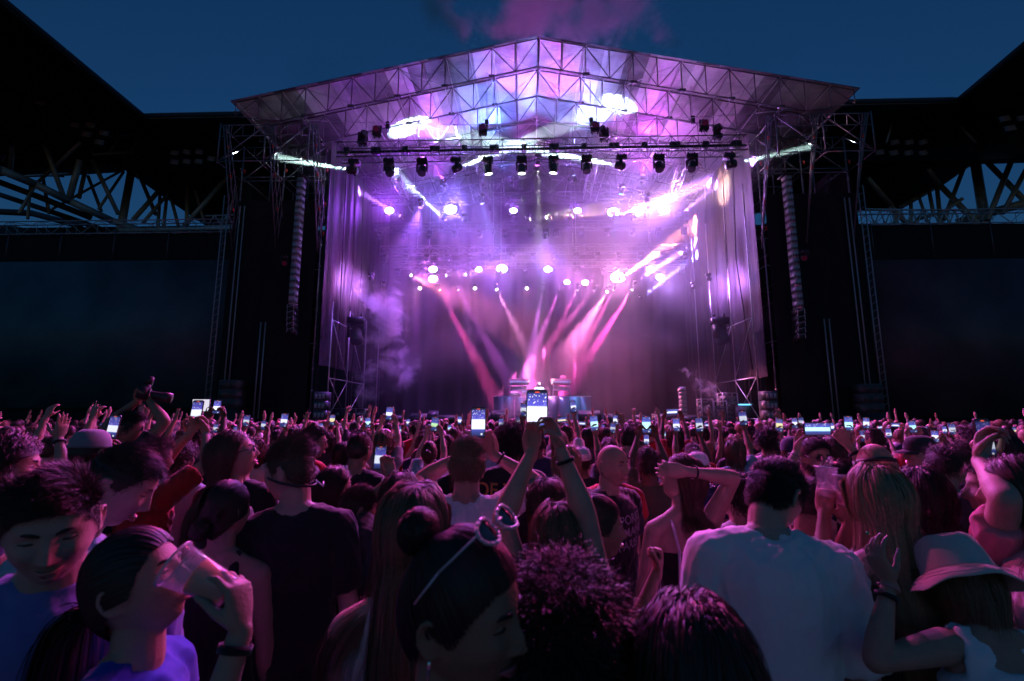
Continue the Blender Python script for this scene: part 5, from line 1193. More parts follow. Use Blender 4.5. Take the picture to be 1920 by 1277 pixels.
# ================================================================== THE CROWD
HR=[]
OCC=[]                                         # occupied ground spots
HEROES=[]
def lrot(v,yaw): return Matrix.Rotation(yaw,3,'Z')@Vector(v)
def person(px,py,Y,yaw,sp,label,hairs=('short','dark',3000,.42),top=('tee','black'),skinm=0,vox=.007,pos=None,scale=None,grp=None,amp=.007,hw=.0013,tvox=.0095,z0=0,comb=(0,1,.2),smooth=1):
    sp=dict(sp); f0=skeleton({k:v for k,v in sp.items() if k!='arms'}); yw=R(yaw)
    Wp=P(px,py,Y); s=(Wp.z-z0)/f0.top.z if scale is None else scale; base=Wp-lrot(Vector((f0.top.x,f0.top.y,0))*s,yw); base.z=z0 if scale is None or z0==0 else Wp.z-f0.top.z*s
    if s<.84 or s>1.13: print('HEIGHT?',label[:50],round(s,3),'top z',round(Wp.z,2))
    inv=lambda w: lrot((Vector(w)-base)/s,-yw); arms={}
    for k,(t,pole) in sp.get('arms',{}).items():
        if t[0]=='w': arms[k]=(inv(P(*t[1])+Vector(t[2] if len(t)>2 else (0,0,0))),pole)
        else: arms[k]=(t,pole)
    sp['arms']=arms; hd={}
    for k,h in sp.get('hands',{}).items():
        h=dict(h)
        for q in('dir','n'):
            if q in h and h.get('world',True): h[q]=lrot(h[q],-yw)
        hd[k]=h
    sp['hands']=hd
    f,me=build_body(sp,vox/s,smooth); r=empty('person',base,yw); r.scale=(s,)*3
    tag(r,label,'person',grp or 'people in the crowd'); b=link('body',me,r); slot(b,SK[skinm]); f.body=b; f.root=r; f.base=base; f.s=s; f.yaw=yw
    f.shirt=None
    if top:
        seed=len(HEROES)+3; tm=build_top(sp,f,top[0],tvox,seed,amp,{'tee':'shirt','shirt':'shirt','tank':'tank_top','strapless':'top','hoodie':'jacket'}[top[0]]); f.shirt=link(tm.name.split('.')[0],tm,r); slot(f.shirt,FB_[top[1]] if isinstance(top[1],str) else top[1])
    lm,sm_=legs(f.fem); slot(link('trousers',lm,r),denim if rnd.random()<.5 else dkpants); slot(link('shoes',sm_,r),shoem)
    if hairs and hairs[0]!='bald':
        hm_=hair(hairs[0],hairs[2],len(HEROES)+11,hairs[3] if len(hairs)>3 else .42,hw,grav=f.Mh.transposed()@Vector((0,0,-1)),comb=comb); f.hair=link('hair',hm_,r); slot(f.hair,HM[hairs[1]]); f.hair.matrix_local=f.M
    OCC.append((base.x,base.y,.26)); HEROES.append(f); hw_=.15*FPX/Y; HR.append((px-hw_,py-6,px+hw_,py+.42*FPX/Y,Y)); return f
def wmat(loc,rx=0,ry=0,rz=0): return Matrix.Translation(loc)@Euler((R(rx),R(ry),R(rz))).to_matrix().to_4x4()
UPD=dict(dir=(0,.05,1))
def gripR(**k): d=dict(mode='grip',n=(-.25,-1,0),dir=(-.1,0,1)); d.update(k); return d
def gripL(**k): d=dict(mode='grip',n=(.25,-1,0),dir=(.1,0,1)); d.update(k); return d

# 1 smiling man lower left
f=person(100,884,1.10,216,dict(head=(6,-15,4),lean=(6,0),smile=1,build=1.05),'smiling man in a violet blue button shirt looking down at the lower left edge',('fade','dark',14000),('shirt','violet'),1,.0052,comb=(.9,.35,.1))
face_parts(f.body,f,'black',.35,teeth=1,smile=1)
bt=MB()
for z,x in ((.02,-.03),(-.045,-.012),(-.11,0)): blob(bt,f.sp[5]+f.Mc@Vector((x,.128,z-.02)),(.006,.004,.006),None,10,6)
o=bt.build('button',mat('pearl_button',(.7,.65,.7),.2),f.shirt,True)
# 2 woman drinking
cupw=P(379,1084,1.0)
f=person(230,1000,1.08,-82,dict(fem=True,head=(0,25,0),lean=(4,0),arms={'R':(('w',(452,1180,1.0)),(.3,-.2,-1)),'L':((-.2,.12,.75),(-1,-1,0))},hands={'R':dict(mode='cup',dir=(-.22,.1,1),n=(-1,.15,-.15),spread=8)}),
  'dark haired woman in a blue shirt drinking from a clear plastic cup',('pony','black',12000,.36),('tee','blue'),0,.0048,hw=.0018)
face_parts(f.body,f,'black',.35,lips=(.5,.15,.15)); band(f.root,f,'R','black',.86,.016); f.hair.matrix_local=f.M
cupm=mat('clear_plastic',(.75,.7,.8),.12,spec=1,coat=1); cupm.node_tree.nodes['Principled BSDF'].inputs['Alpha'].default_value=.22
def cup(loc,tilt,label,col,level=.5,sc=1.0,az=0):
    r=tag(empty('plastic_cup',loc),label,'cup','plastic cups of drink'); r.scale=(sc,)*3; r.rotation_euler=(tilt[0],tilt[1],az)
    V,Q=lathe([(.001,-.055),(.026,-.055),(.0265,-.053),(.039,.055),(.041,.056),(.041,.058),(.0385,.058),(.0255,-.051),(.001,-.051)],28); MB().add(V,Q).build('cup_wall',cupm,r,True)
    V,Q=lathe([(.039,.0555),(.0425,.0565),(.0425,.0590),(.039,.0600)],28); MB().add(V,Q).build('rim',mat('plastic_rim',(.65,.6,.68),.15,spec=.9),r,True)
    zt_=-.05+.1*level; r1=.0255+(zt_+.051)*.119
    V,Q=lathe([(.001,-.0505),(.025,-.0505),(r1-.001,zt_),(.001,zt_)],24); MB().add(V,Q).build('drink',mat('drink_'+str(int(col[1]*99)),col,.2,spec=.6),r,True); return r
cup(cupw,(R(8),R(-62),0),'clear plastic cup with an orange drink tilted to the drinking woman\'s mouth',(.95,.30,.03),.62,1.08)
# 3 young man in pale teal
f=person(276,838,1.62,-55,dict(head=(-8,-24,0),lean=(10,0)),'young man in a pale teal tee looking down, with a cropped quiff',('fade','dark',5200),('tee','teal'),1,.0052,comb=(.2,1,.3))
face_parts(f.body,f,'dark',.3)
# 4 man in red tee with both arms up
ph4=P(369,772,3.2); 
f=person(292,820,2.9,-14,dict(head=(-10,0,0),arms={'R':(('w',(386,815,3.18)),(1,-.2,-.6)),'L':(('w',(354,815,3.18)),(-1,.3,-.8))},hands={'R':gripR(dir=(-.35,.1,1)),'L':gripL(dir=(.35,.1,1))},sleeve=.7),'man in a red tee holding a phone up in both hands',('messy','dark',2500),('tee','red'),0,.0065)
phone(wmat(ph4,-8),'phone held high in both hands by the man in the red tee',seed=3,bright=1.0); band(f.root,f,'R','grey',.9,.008)
r=tag(empty('tablet',P(377,760,5.2)),'white lit tablet held up behind the phone of the man in red','tablet'); MB().box((0,0,0),(.20,.01,.14)).build('tablet_case',blackp,r); MB().box((0,-.0062,0),(.188,.001,.128)).build('display',emat('tablet_white',(.75,.72,.85),.13),r)
# 5 long-haired woman with glasses
f=person(425,806,2.4,-62,dict(fem=True,head=(0,16,0),smile=1),'long haired woman with glasses and thin straps smiling up to the right',('long','brown',4200,.50),('tank','black'),1,.0058)
face_parts(f.body,f,'brown',.8,teeth=1,smile=1); glasses(f.root,f.M,'clear')
# 6 woman with a loose bun
f=person(425,902,1.92,14,dict(fem=True,head=(-25,0,-6)),'woman seen from behind with a loose low bun and black straps',('lowbun','dark',9000),('tank','black'),0,.0065,hw=.0016)
# 7 big dark tee
f=person(540,824,2.08,6,dict(head=(66,-6,0),twist=8,lean=(2,-3),build=.98,sleeve=.8),'tall man in a dark tee with swept hair turning his face to the left',('quiff','brown',6500),('tee','black'),1,.0055,comb=(.5,-.8,.4),amp=.009)
face_parts(f.body,f,'brown',.8)
g=MB(); V,Q=lathe([(.084,0),(.086,0),(.086,.010),(.084,.010)],30); g.add(V*np.array([1,1.18,1]),Q); o=g.build('cap_strap',blackp,f.root,True); o.matrix_local=f.M@Matrix.Translation((0,-.006,-.036))@Matrix.Rotation(R(20),4,'X')
g=MB().tube((-.004,-.118,-.045),(.018,-.135,-.075),.003).tube((.018,-.135,-.075),(.036,-.125,-.058),.003); o=g.build('strap_end',mat('strap_white',(.6,.55,.65),.5),f.root); o.matrix_local=f.M
# 8,9
f=person(628,872,2.6,-18,dict(fem=True,head=(-38,0,0)),'girl with long dark hair over a dark top beside the tall man',('long','dark',3000,.40),('tee','black'),0,.0075); face_parts(f.body,f,'dark')
f=person(680,908,2.35,-30,dict(head=(-22,-8,0)),'short haired person in a dark jacket with a hand resting on the neck',('short','dark',4200),('shirt','navy'),0,.0068,amp=.012)
# 10 long light-brown hair
f=person(778,900,1.36,2,dict(fem=True,head=(6,0,3),lean=(0,-2)),'woman with very long light brown hair and a bare left shoulder',('long','light',15000,.62),('tank','offwhite'),1,.0055,hw=.0013)
# 11 woman with sunglasses on her head
f=person(878,1003,.80,-118,dict(fem=True,head=(8,-6,6)),'woman with white rimmed sunglasses pushed up on dark hair',('topbun','black',16000),('tank','black'),2,.0046,hw=.0012)
face_parts(f.body,f,'black',.5,lips=(.42,.1,.12)); glasses(f.root,f.M,'white',up=True)
g=MB(); V,Q=lathe([(.0,.0),(.0025,.002),(.003,.012),(.0015,.03),(0,.032)],8)
for s_ in (-1,1): g.add(V*np.array([1,1,-1])+np.array([s_*.083,-.012,-.034]),Q)
o=g.build('earring',mat('earring_silver',(.8,.8,.85),.15,.9),f.root); o.matrix_local=f.M
# 12 white tee centre with phone
ph=P(897,792,2.5)
f=person(876,818,2.36,0,dict(head=(0,8,0),arms={'R':(('w',(926,852,2.55)),(1,-.15,-.9)),'L':(('w',(868,852,2.55)),(-1,-.15,-.9))},hands={'R':gripR(dir=(-.35,.1,1)),'L':gripL(dir=(.35,.1,1))},sleeve=.55),'man in a white tee seen from behind holding a phone above his head',('short','light',5200),('tee','white'),0,.0062,amp=.010)
phone(wmat(ph,-6),'phone held above his head by the man in the white tee, showing bright smoke',seed=11,bright=1.25); band(f.root,f,'R','black',.85,.01)
# 13 curly head foreground
f=person(1048,1066,.92,0,dict(head=(0,-4,0)),'big head of tight curls at the bottom centre, seen from behind',('curly','dark',16000),('tee','black'),3,.008,hw=.0016)
# 14 dark head foreground
f=person(1292,1112,.80,4,dict(fem=True,head=(0,-6,0)),'dark haired head with a rounded bob at the bottom, right of the curly head',('long','dark',15000,.30),('tee','black'),2,.008,hw=.0016)
# 15 woman with the biggest phone
pb=P(1007,772,1.7)
f=person(1046,938,1.64,0,dict(fem=True,head=(0,4,0),build=1.02,armr=1.1,arms={'R':(('w',(1052,842,1.60)),(1,-.3,-.5)),'L':(('w',(996,850,1.68)),(-.7,-.4,-.7))},hands={'R':dict(mode='claw',n=(-1,-.5,0),dir=(-.35,.1,1),thumb=.5),'L':gripL(dir=(.1,.1,1))}),'woman with light brown hair holding up the largest phone',('long','light',12000,.46),('tank','black'),1,.0058,hw=.0013)
phone(wmat(pb,-4,1),'largest and highest phone in the crowd, held up in front of the stage desk',seed=21,bright=1.5,size=1.0); band(f.root,f,'R','black',.84,.012)
f=person(1030,893,2.1,6,dict(fem=True,head=(4,0,0)),'woman with long brown hair just behind the one with the largest phone',('long','brown',3500,.42),('tee','black'),0,.008)
# 16 profile woman, arm bent
f=person(1122,932,1.86,-84,dict(fem=True,head=(-4,0,0),arms={'R':(('w',(1232,1072,1.9)),(0,-.4,-1)),'L':((-.2,.2,.8),(-1,-.5,0))},hands={'R':dict(mode='fist',dir=(.1,.1,1),n=(-.8,-.3,.1))}),'woman in profile with tied dark hair and one fist bent in front of her',('bun','dark',4500),('tank','black'),2,.0058); face_parts(f.body,f,'dark',.9)
# 17 bald man
f=person(1148,831,2.95,-140,dict(head=(4,-2,0),build=1.12,smile=1),'bald man in a black tee with white lettering, smiling back toward the camera',('bald','dark',0),('tee','black'),0,.0062)
face_parts(f.body,f,'dark',.7,teeth=1,smile=1); print_on(f.root,f.shirt,f,'EMPORIO\nARMANI\nPARIS',.068,(.3,.28,.33),-.06,back=False,rot=6)
f=person(1062,832,3.3,4,dict(head=(0,0,0),fem=True),'woman with pale curly hair standing behind the largest phone',('wavy','blond',2500,.34),('tee','charcoal'),0,.009)
# 18 woman, arm over head
f=person(1290,852,2.5,8,dict(fem=True,head=(62,16,10),arms={'R':(('w',(1288,884,2.3)),(1,-.2,.35)),'L':((-.24,.1,.8),(-1,-1,0))},hands={'R':dict(mode='relax',dir=(-1,.1,.1),n=(0,1,.1))}),'woman in a strapless black top with one arm laid over her head',('long','brown',4200,.44),('strapless','black'),1,.0062); face_parts(f.body,f,'dark',.5); band(f.root,f,'R','black',.84,.008)
g=MB(); p0=f.sp[6]+f.Mc@Vector((-.07,.03,.03)); g.path([tuple(p0),tuple(f.sp[6]+f.Mc@Vector((-.09,-.075,.0))),tuple(f.sp[4]+f.Mc@Vector((-.085,-.125,0))),tuple(f.sp[2]+f.Mc@Vector((-.09,-.125,0))),tuple(f.sp[0]+f.Mc@Vector((-.11,-.12,-.05)))],.007); o=g.build('bag_strap',mat('strap_white',(.6,.55,.65),.5),f.root)
# 19 large white tee
f=person(1468,864,1.86,-14,dict(head=(-40,-24,4),lean=(12,3),build=1.06,armr=1.12,sleeve=.92),'big man in a loose white tee with short black hair, head bowed to the right',('short','black',12000),('tee','white'),1,.0056,amp=.011); face_parts(f.body,f,'black',.5)
# 20 long straight pale hair
f=person(1640,866,1.8,0,dict(fem=True,head=(-3,0,0)),'woman with long straight pale lilac blond hair, seen from behind',('long','blond',12000,.55),('tank','black'),1,.0068,hw=.0018)
# 21 curly black hair
f=person(1722,872,2.05,-6,dict(fem=True),'woman with a mass of long curly black hair',('curlylong','black',4500,.40),('tee','white'),2,.0075)
# 22 bearded man
f=person(1527,818,3.3,-140,dict(head=(-30,-10,0)),'bearded man with round glasses glancing down to the right',('short','black',2500),('shirt','offwhite'),4,.0065); face_parts(f.body,f,'black',.6,beard='black'); glasses(f.root,f.M,'clear')
# 22b landscape phone
pl=P(1532,804,2.62)
f=person(1566,862,2.5,6,dict(fem=True,head=(-10,0,0),arms={'R':(('w',(1594,838,2.72)),(1,-.2,-.6)),'L':(('w',(1494,846,2.7)),(-.9,-.2,-.8))},hands={'R':dict(mode='claw',n=(-.6,-.8,0),dir=(-.55,.1,.9)),'L':dict(mode='claw',n=(.6,-.8,0),dir=(.25,.1,1))}),'woman filming with a phone held sideways near the two cups',('long','dark',2500,.30),('tank','black'),1,.0062)
phone(wmat(pl,-4,90),'phone held sideways with a wide bright picture of the stage, right of centre',land=True,seed=2,bright=1.3,size=.93); band(f.root,f,'L','grey',.82,.006); band(f.root,f,'R','black',.82,.016)
# cups held at right
for (px,py,hpx,hpy,lab,lv,hy) in ((1549,904,1530,948,'empty looking clear plastic cup held up at right of centre',.25,1.98),(1585,921,1600,965,'clear plastic cup with a red drink beside the pale haired woman',.42,1.95)):
    cup(P(px,py,hy),(0,R(4),0),lab,(.8,.05,.09) if lv>.3 else (.6,.25,.2),lv,1.0)
f=person(1524,896,2.3,-50,dict(fem=False,head=(0,-20,0),arms={'R':(('w',(1546,962,2.04)),(.1,-.1,-1)),'L':(('w',(1592,982,2.02)),(-.1,.1,-1))},hands={'R':dict(mode='cup',dir=(.2,.1,1),n=(.6,.5,0)),'L':dict(mode='cup',dir=(0,.1,1),n=(-.8,-.6,0))}),'man carrying two plastic cups behind the big man in white',('short','dark',2500),('tee','black'),2,.0068)
# 23 backpack man
f=person(1776,838,2.9,-20,dict(head=(-40,-22,0),lean=(8,4)),'man with bowed head carrying a dark backpack',('messy','dark',3200),('tee','black'),0,.0068)
bp=tag(empty('backpack',f.root.location+lrot((f.sp[3]+Vector((0,-.22,-.02)))*f.s,f.yaw),f.yaw),'dark backpack with a grey upper panel worn at the right','backpack'); bp.rotation_euler=(R(6),R(4),f.yaw)
mb=MB(); rtube(mb,[(0,0,-.24),(0,0,-.2),(0,0,.14),(0,.01,.24)],[(.15,.09),(.165,.10),(.155,.09),(.11,.06)],(1,0,0),24); me=voxel(mb,.012,3,'bag_body'); folds(me,.006,4,18); slot(link('bag_body',me,bp),FB_['charcoal'])
mb=MB(); rtube(mb,[(0,-.085,-.20),(0,-.095,-.1),(0,-.085,-.0)],[(.125,.03),(.13,.035),(.12,.03)],(1,0,0),20); slot(link('pocket',voxel(mb,.012,2,'pocket'),bp),FB_['grey'])
mb=MB().path([(-.03,.03,.27),(-.02,.03,.31),(.02,.03,.31),(.03,.03,.27)],.007); mb.build('handle',dkpants,bp); 
for s_ in (-1,1): MB().path([(s_*.09,.06,.24),(s_*.11,.17,.26),(s_*.12,.25,.10),(s_*.13,.16,-.18)],.014).build('strap',dkpants,bp)
# 25 bucket hat
f=person(1764,1024,1.66,-14,dict(fem=True,head=(10,-30,0),lean=(12,0),arms={'L':(('w',(1667,1092,1.52)),(-.35,-.4,-1)),'R':((.25,.3,.8),(1,-1,0))},hands={'L':dict(mode='relax',dir=(-.35,.1,.9),n=(.9,.4,.5),spread=6)},strap=.045),'woman in a pale bucket hat and white tank top with one hand raised',('long','light',7000,.20),('tank','white'),0,.0048)
def bucket_hat(par,M,m_,sc=1.0):
    prof=[(.001,.150),(.060,.150),(.078,.146),(.086,.138),(.094,.095),(.102,.045),(.104,.040),(.128,.018),(.152,-.012),(.150,-.015),(.124,.012),(.100,.034),(.090,.09),(.080,.132),(.001,.143)]
    V,Q=lathe(prof,48); a=np.arctan2(V[:,1],V[:,0]); rr=np.hypot(V[:,0],V[:,1]); V[:,2]+=np.where(rr>.105,.008*np.sin(a*3+1)+.004*np.sin(a*7),0)+np.where((rr<.105)&(V[:,2]>.05),.004*np.sin(a*5+V[:,2]*60),0); V[:,1]*=1.16; o=MB().add(V,Q).build('bucket_hat',m_,par,True); o.matrix_local=M@Matrix.Translation((0,-.004,-.012))@Matrix.Rotation(R(4),4,'X')@Matrix.Scale(sc,4)
    st=MB()
    for z,r_ in ((.040,.1045),(.02,.1275),(.008,.139),(.142,.083)): V,Q=lathe([(r_,z),(r_+.001,z+.0015),(r_,z+.003)],48); V[:,1]*=1.16; st.add(V,Q)
    st.build('stitching',m_,o,True); return o
bucket_hat(f.root,f.M,FB_['offwhite'],1.05); band(f.root,f,'L','black',.80,.016); band(f.root,f,'L','pink',.93,.006)
g=MB(); blob(g,(0,0,0),(.006,.006,.005),None,10,6); hp=f.arm['L']; o=g.build('green_nail',mat('nail_green',(.01,.45,.12),.25),f.root); o.location=hp[2]+hp[3]*.15+hp[4]*.02
# 26 right edge profile
f=person(1906,850,1.72,52,dict(fem=True,head=(4,2,0)),'woman with glasses and long auburn hair in profile at the right edge',('wavy','brown',10000,.50),('tee','offwhite'),1,.0052,hw=.0018); face_parts(f.body,f,'brown',.8,lips=(.5,.14,.18)); glasses(f.root,f.M,'clear')
f=person(1868,852,1.9,20,dict(fem=False,head=(40,0,0),arms={'L':(('w',(1838,862,1.85)),(-.6,-.5,-1)),'R':(('w',(1862,866,2.0)),(1,0,-1))},hands={'L':gripL(dir=(.3,0,1)),'R':gripR(dir=(-.4,.1,1))}),'man hidden behind a dark phone at the right side, elbows out',('short','dark',2500),('tee','pink'),1,.0068)
phone(wmat(P(1846,822,1.98),-4,0,12),'large phone with a dimmed picture held close at the right side',seed=31,bright=.5,case=1)
# 27 photographer
f=person(246,771,3.9,-6,dict(head=(-58,-4,0),arms={'R':(('w',(281,752,4.0)),(1,-.1,-.25)),'L':(('w',(258,752,4.05)),(-1,0,-.6))},hands={'R':dict(mode='fist',dir=(-.5,.1,1),n=(-.7,-.6,0)),'L':dict(mode='fist',dir=(.3,.1,1),n=(.6,-.6,0))}),'photographer with curly hair and sunglasses holding a camera overhead',('messy','black',3200),('tee','black'),2,.007); glasses(f.root,f.M,'sun')
cp=P(270,738,4.0); r=tag(empty('camera_body',cp),'black camera with a long lens held overhead at left','camera'); r.rotation_euler=(R(-12),R(-10),R(-62))
MB().box((0,0,0),(.14,.07,.10)).box((0,-.005,.06),(.06,.06,.035)).box((.05,.04,0),(.035,.02,.09)).build('camera_case',blackp,r)
V,Q=lathe([(.001,0),(.034,0),(.036,.03),(.038,.10),(.046,.115),(.046,.17),(.001,.17)],20); o=MB().add(V,Q).build('lens',blackp,r,True); o.rotation_euler=(R(-90),0,0); o.location=(0,.035,0)
o=MB().box((-.045,-.038,0),(.06,.003,.05)).build('rear_display',emat('lcd_green',(.4,.55,.45),.06),r)
MB().box((0,.0,.115),(.06,.05,.07)).build('flash_unit',blackp,r)
# 28-32 left
f=person(22,812,1.88,-48,dict(fem=False,head=(-6,-3,0)),'long haired man in profile with a small beard at the left edge',('wavy','dark',3000,.16),('tee','navy'),0,.006); face_parts(f.body,f,'dark',.8,beard='dark')
f=person(72,872,3.0,-8,dict(fem=False,arms={'R':(('w',(110,822,3.0)),(1,-.1,-.8))},hands={'R':dict(mode='flat',dir=(.06,.1,1),n=(-.9,.3,0),thumb=.9)}),'man raising an open flat hand with a watch at the left',('short','dark',2000),('tee','black'),0,.006); band(f.root,f,'R','black',.88,.02,.006)
f=person(176,806,2.85,-4,dict(head=(10,-6,0)),'man in a black tee with small white lettering and a pale cap',('buzz','dark',1500),('tee','black'),0,.008)
for words_,zz_ in (('CALVIN KLEIN',.12),('THE FIRST',.02),('INSIDER DENIM',-.05)): print_on(f.root,f.shirt,f,words_,.046,(.32,.3,.36),zz_,rot=-7,xoff=-.03)
print_on(f.root,f.shirt,f,'6',.05,(.32,.3,.36),.07,xoff=.15)
def cap(par,M,m_,brim=1,sc=1.0):
    V,Q=lathe([(.001,.128),(.04,.124),(.068,.105),(.083,.07),(.0875,.035),(.0870,.022),(.0855,.022),(.001,.06)],30); V[:,1]*=1.2; mb=MB().add(V,Q)
    if brim:
        a=np.linspace(-1.15,1.15,15); B=[];
        for rr_,zz_ in ((1.0,.026),(1.35,.020),(1.68,.006)): B+= [(.0865*math.sin(t)*(1 if rr_==1 else 1-.04*rr_), (.0865*1.2*math.cos(t) if rr_==1 else .0865*1.2*math.cos(t)*(1+(rr_-1)*math.cos(t*.9))), zz_-.010*abs(math.sin(t))) for t in a]
        n=15; Q2=[(j*n+i,j*n+i+1,(j+1)*n+i+1,(j+1)*n+i) for j in range(2) for i in range(14)]; B=np.array(B); mb.add(B,Q2).add(B-np.array([0,0,.003]),[q[::-1] for q in Q2])
    o=mb.build('cap',m_,par,True); o.matrix_local=M@Matrix.Translation((0,-.002,.002))@Matrix.Scale(sc,4); return o
cap(f.root,f.M,FB_['grey'],brim=0,sc=1.04)
f=person(196,880,3.0,0,dict(fem=True,arms={'R':(('w',(226,836,3.2)),(1,-.2,-1))},hands={'R':gripR(dir=(-.45,.1,1))}),'woman with a phone in a bumper case, raised in her right hand at left',('long','brown',2000,.3),('tee','black'),0,.0065)
phone(wmat(P(213,800,3.2),-5,4),'phone in a thick bumper case at the left, in front of the dark screen',seed=41,bright=.9,case=1,size=1.0)
# NIRVANA tee etc
f=person(676,808,3.5,0,dict(head=(-14,0,0)),'man in a black tee with large pale letters across the back',('fade','dark',3200),('tee','black'),2,.0075,comb=(0,-1,.2)); print_on(f.root,f.shirt,f,'N I R I',.15,(.35,.3,.42),-.02,font_sp=1.05)
f=person(752,882,2.2,-8,dict(fem=True,arms={'L':(('w',(735,896,2.35)),(-.2,-.6,-1))},hands={'L':gripL(dir=(-.45,.2,1),n=(.6,-1,0))}),'woman whose left hand lifts a blue lit phone, left of centre',('long','brown',2600,.34),('tee','charcoal'),0,.0068); band(f.root,f,'L','white',.86,.014)
phone(wmat(P(713,858,2.55),-6,2),'phone with a blue picture held lower than the others, left of centre',seed=51,bright=.8,size=.8)
f=person(958,800,3.6,-4,dict(head=(0,0,0),build=1.05),'man with a round afro and a black tee with orange letters',('afro','black',4200),('tee','black'),3,.008); print_on(f.root,f.shirt,f,'OF WW\n*',.13,(.5,.24,.06),-.05)
f=person(590,797,3.8,-58,dict(head=(-14,-4,0)),'man with side parted hair and glasses looking right, left of centre',('short','black',3000),('tee','charcoal'),0,.007); glasses(f.root,f.M,'clear'); face_parts(f.body,f,'black')
f=person(1637,828,2.6,-4,dict(head=(-6,0,0),build=1.08),'bald man wearing a dark visor strap in a pale tee',('bald','dark',0),('tee','offwhite'),0,.0075)
V,Q=lathe([(.081,0),(.083,0),(.083,.018),(.081,.018)],30); o=MB().add(V*np.array([1,1.24,1]),Q).build('visor_strap',blackp,f.root,True); o.matrix_local=f.M@Matrix.Translation((0,-.003,.02))@Matrix.Rotation(R(-14),4,'X')
f=person(1722,816,3.7,60,dict(head=(20,0,0)),'man in a dark baseball cap looking left, behind the curly haired woman',('short','dark',1500),('tee','white'),0,.007); cap(f.root,f.M,FB_['charcoal']); face_parts(f.body,f,'dark')
f=person(1697,845,4.2,20,dict(fem=True),'woman with hair dyed bright red',('long','red',1800,.2),('tee','white'),0,.009)
f=person(1812,828,3.6,-70,dict(head=(0,-4,0)),'young man with short tight curls in profile at the right',('curly','brown',2200),('tee','black'),2,.007); face_parts(f.body,f,'dark')
# disc jockey
f=person(1011,716,28.3,180,dict(head=(0,-14,0),lean=(10,0),arms={'R':((.22,.42,1.12),(1,-.5,-.6)),'L':((-.22,.42,1.12),(-1,-.5,-.6))},hands={'R':dict(mode='relax',dir=(0,1,-.1),n=(0,0,-1),world=False),'L':dict(mode='relax',dir=(0,1,-.1),n=(0,0,-1),world=False)}),'disc jockey in a pale blue shirt and light cap behind the desk',('short','dark',600),('shirt',fab('pale_blue',(.5,.6,.8))),0,.012,scale=1.08,z0=1,grp='performer on the stage')
cap(f.root,f.M,FB_['offwhite']); OCC.pop()
# ------------------------------------------------------------ prototypes for everyone else
PR=[]
def proto(kind,sp,top,sleeve=.62):
    sp=dict(sp); f,me=build_body(sp,.0115,1); tm=build_top(sp,f,top,.016,len(PR)+60,.007,{'tee':'shirt','tank':'tank_top'}[top]); lm,sm_=legs(f.fem); PR.append(dict(kind=kind,f=f,body=me,top=tm,legs=lm,shoes=sm_,tname=tm.name.split('.')[0]))
for fem in (False,True):
    z=.0 if not fem else -.03
    proto('down',dict(fem=fem),'tee')
    proto('down',dict(fem=fem,head=(22,-4,0),twist=6),'tank' if fem else 'tee')
    proto('down',dict(fem=fem,head=(-28,2,0),twist=-6),'tee')
    proto('bent',dict(fem=fem,head=(4,6,3),arms={'R':((.10,.30,1.22+z),(1,-.4,-1)),'L':((-.10,.30,1.20+z),(-1,-.4,-1))},hands={'R':dict(mode='relax',dir=(-.5,.3,1),n=(-1,0,0)),'L':dict(mode='relax',dir=(.5,.3,1),n=(1,0,0))}),'tee')
    proto('phoneR',dict(fem=fem,head=(0,8,0),arms={'R':((.16,.34,1.86+z),(1,-.1,-1))},hands={'R':gripR()}),'tee')
    proto('phoneL',dict(fem=fem,head=(0,8,0),arms={'L':((-.14,.36,1.84+z),(-1,-.1,-1))},hands={'L':gripL()}),'tank' if fem else 'tee')
    proto('phone2',dict(fem=fem,head=(0,8,0),arms={'R':((.075,.36,1.86+z),(1,-.1,-.9)),'L':((-.075,.36,1.86+z),(-1,-.1,-.9))},hands={'R':gripR(dir=(-.4,.1,1)),'L':gripL(dir=(.4,.1,1))}),'tee')
    proto('phoneW',dict(fem=fem,head=(0,6,0),arms={'R':((.12,.36,1.88+z),(1,-.1,-.8)),'L':((-.12,.36,1.88+z),(-1,-.1,-.8))},hands={'R':dict(mode='claw',dir=(-.35,.1,1),n=(-.7,-.7,0)),'L':dict(mode='claw',dir=(.35,.1,1),n=(.7,-.7,0))}),'tee')
    proto('handR',dict(fem=fem,head=(-4,10,0),arms={'R':((.26,.16,1.98+z),(1,-.1,-.4))},hands={'R':dict(mode='open',dir=(.1,.2,1),n=(-.2,1,0))}),'tank' if fem else 'tee')
    proto('hands',dict(fem=fem,head=(0,12,0),arms={'R':((.22,.20,1.96+z),(1,-.1,-.3)),'L':((-.24,.16,1.92+z),(-1,-.1,-.3))},hands={'R':dict(mode='open',dir=(-.1,.2,1),n=(0,1,0)),'L':dict(mode='relax',dir=(.1,.2,1),n=(0,1,0))}),'tee')
HP={}
HS=[('short','dark'),('short','black'),('fade','dark'),('quiff','brown'),('messy','dark'),('curly','black'),('long','dark'),('long','brown'),('long','light'),('wavy','dark'),('wavy','blond'),('bun','dark'),('pony','brown'),('lowbun','brown'),('afro','black'),('buzz','dark'),('curlylong','dark')]
for i,(st,co_) in enumerate(HS):
    for v in range(2 if st in('long','short','wavy') else 1): HP[(st,v)]=HP.get((st,v)) or hair(st,1500 if st not in('long','wavy','curlylong') else 1700,70+i*3+v,.36+.1*v,.0030)
MALE=[('short',.3),('fade',.18),('quiff',.12),('messy',.12),('curly',.1),('buzz',.08),('afro',.04),('bald',.06)]
FEM=[('long',.42),('wavy',.2),('bun',.1),('pony',.12),('lowbun',.06),('curlylong',.1)]
def pick(lst,r): 
    t=sum(w for _,w in lst)*r.random()
    for k,w in lst:
        t-=w
        if t<=0: return k
    return lst[-1][0]
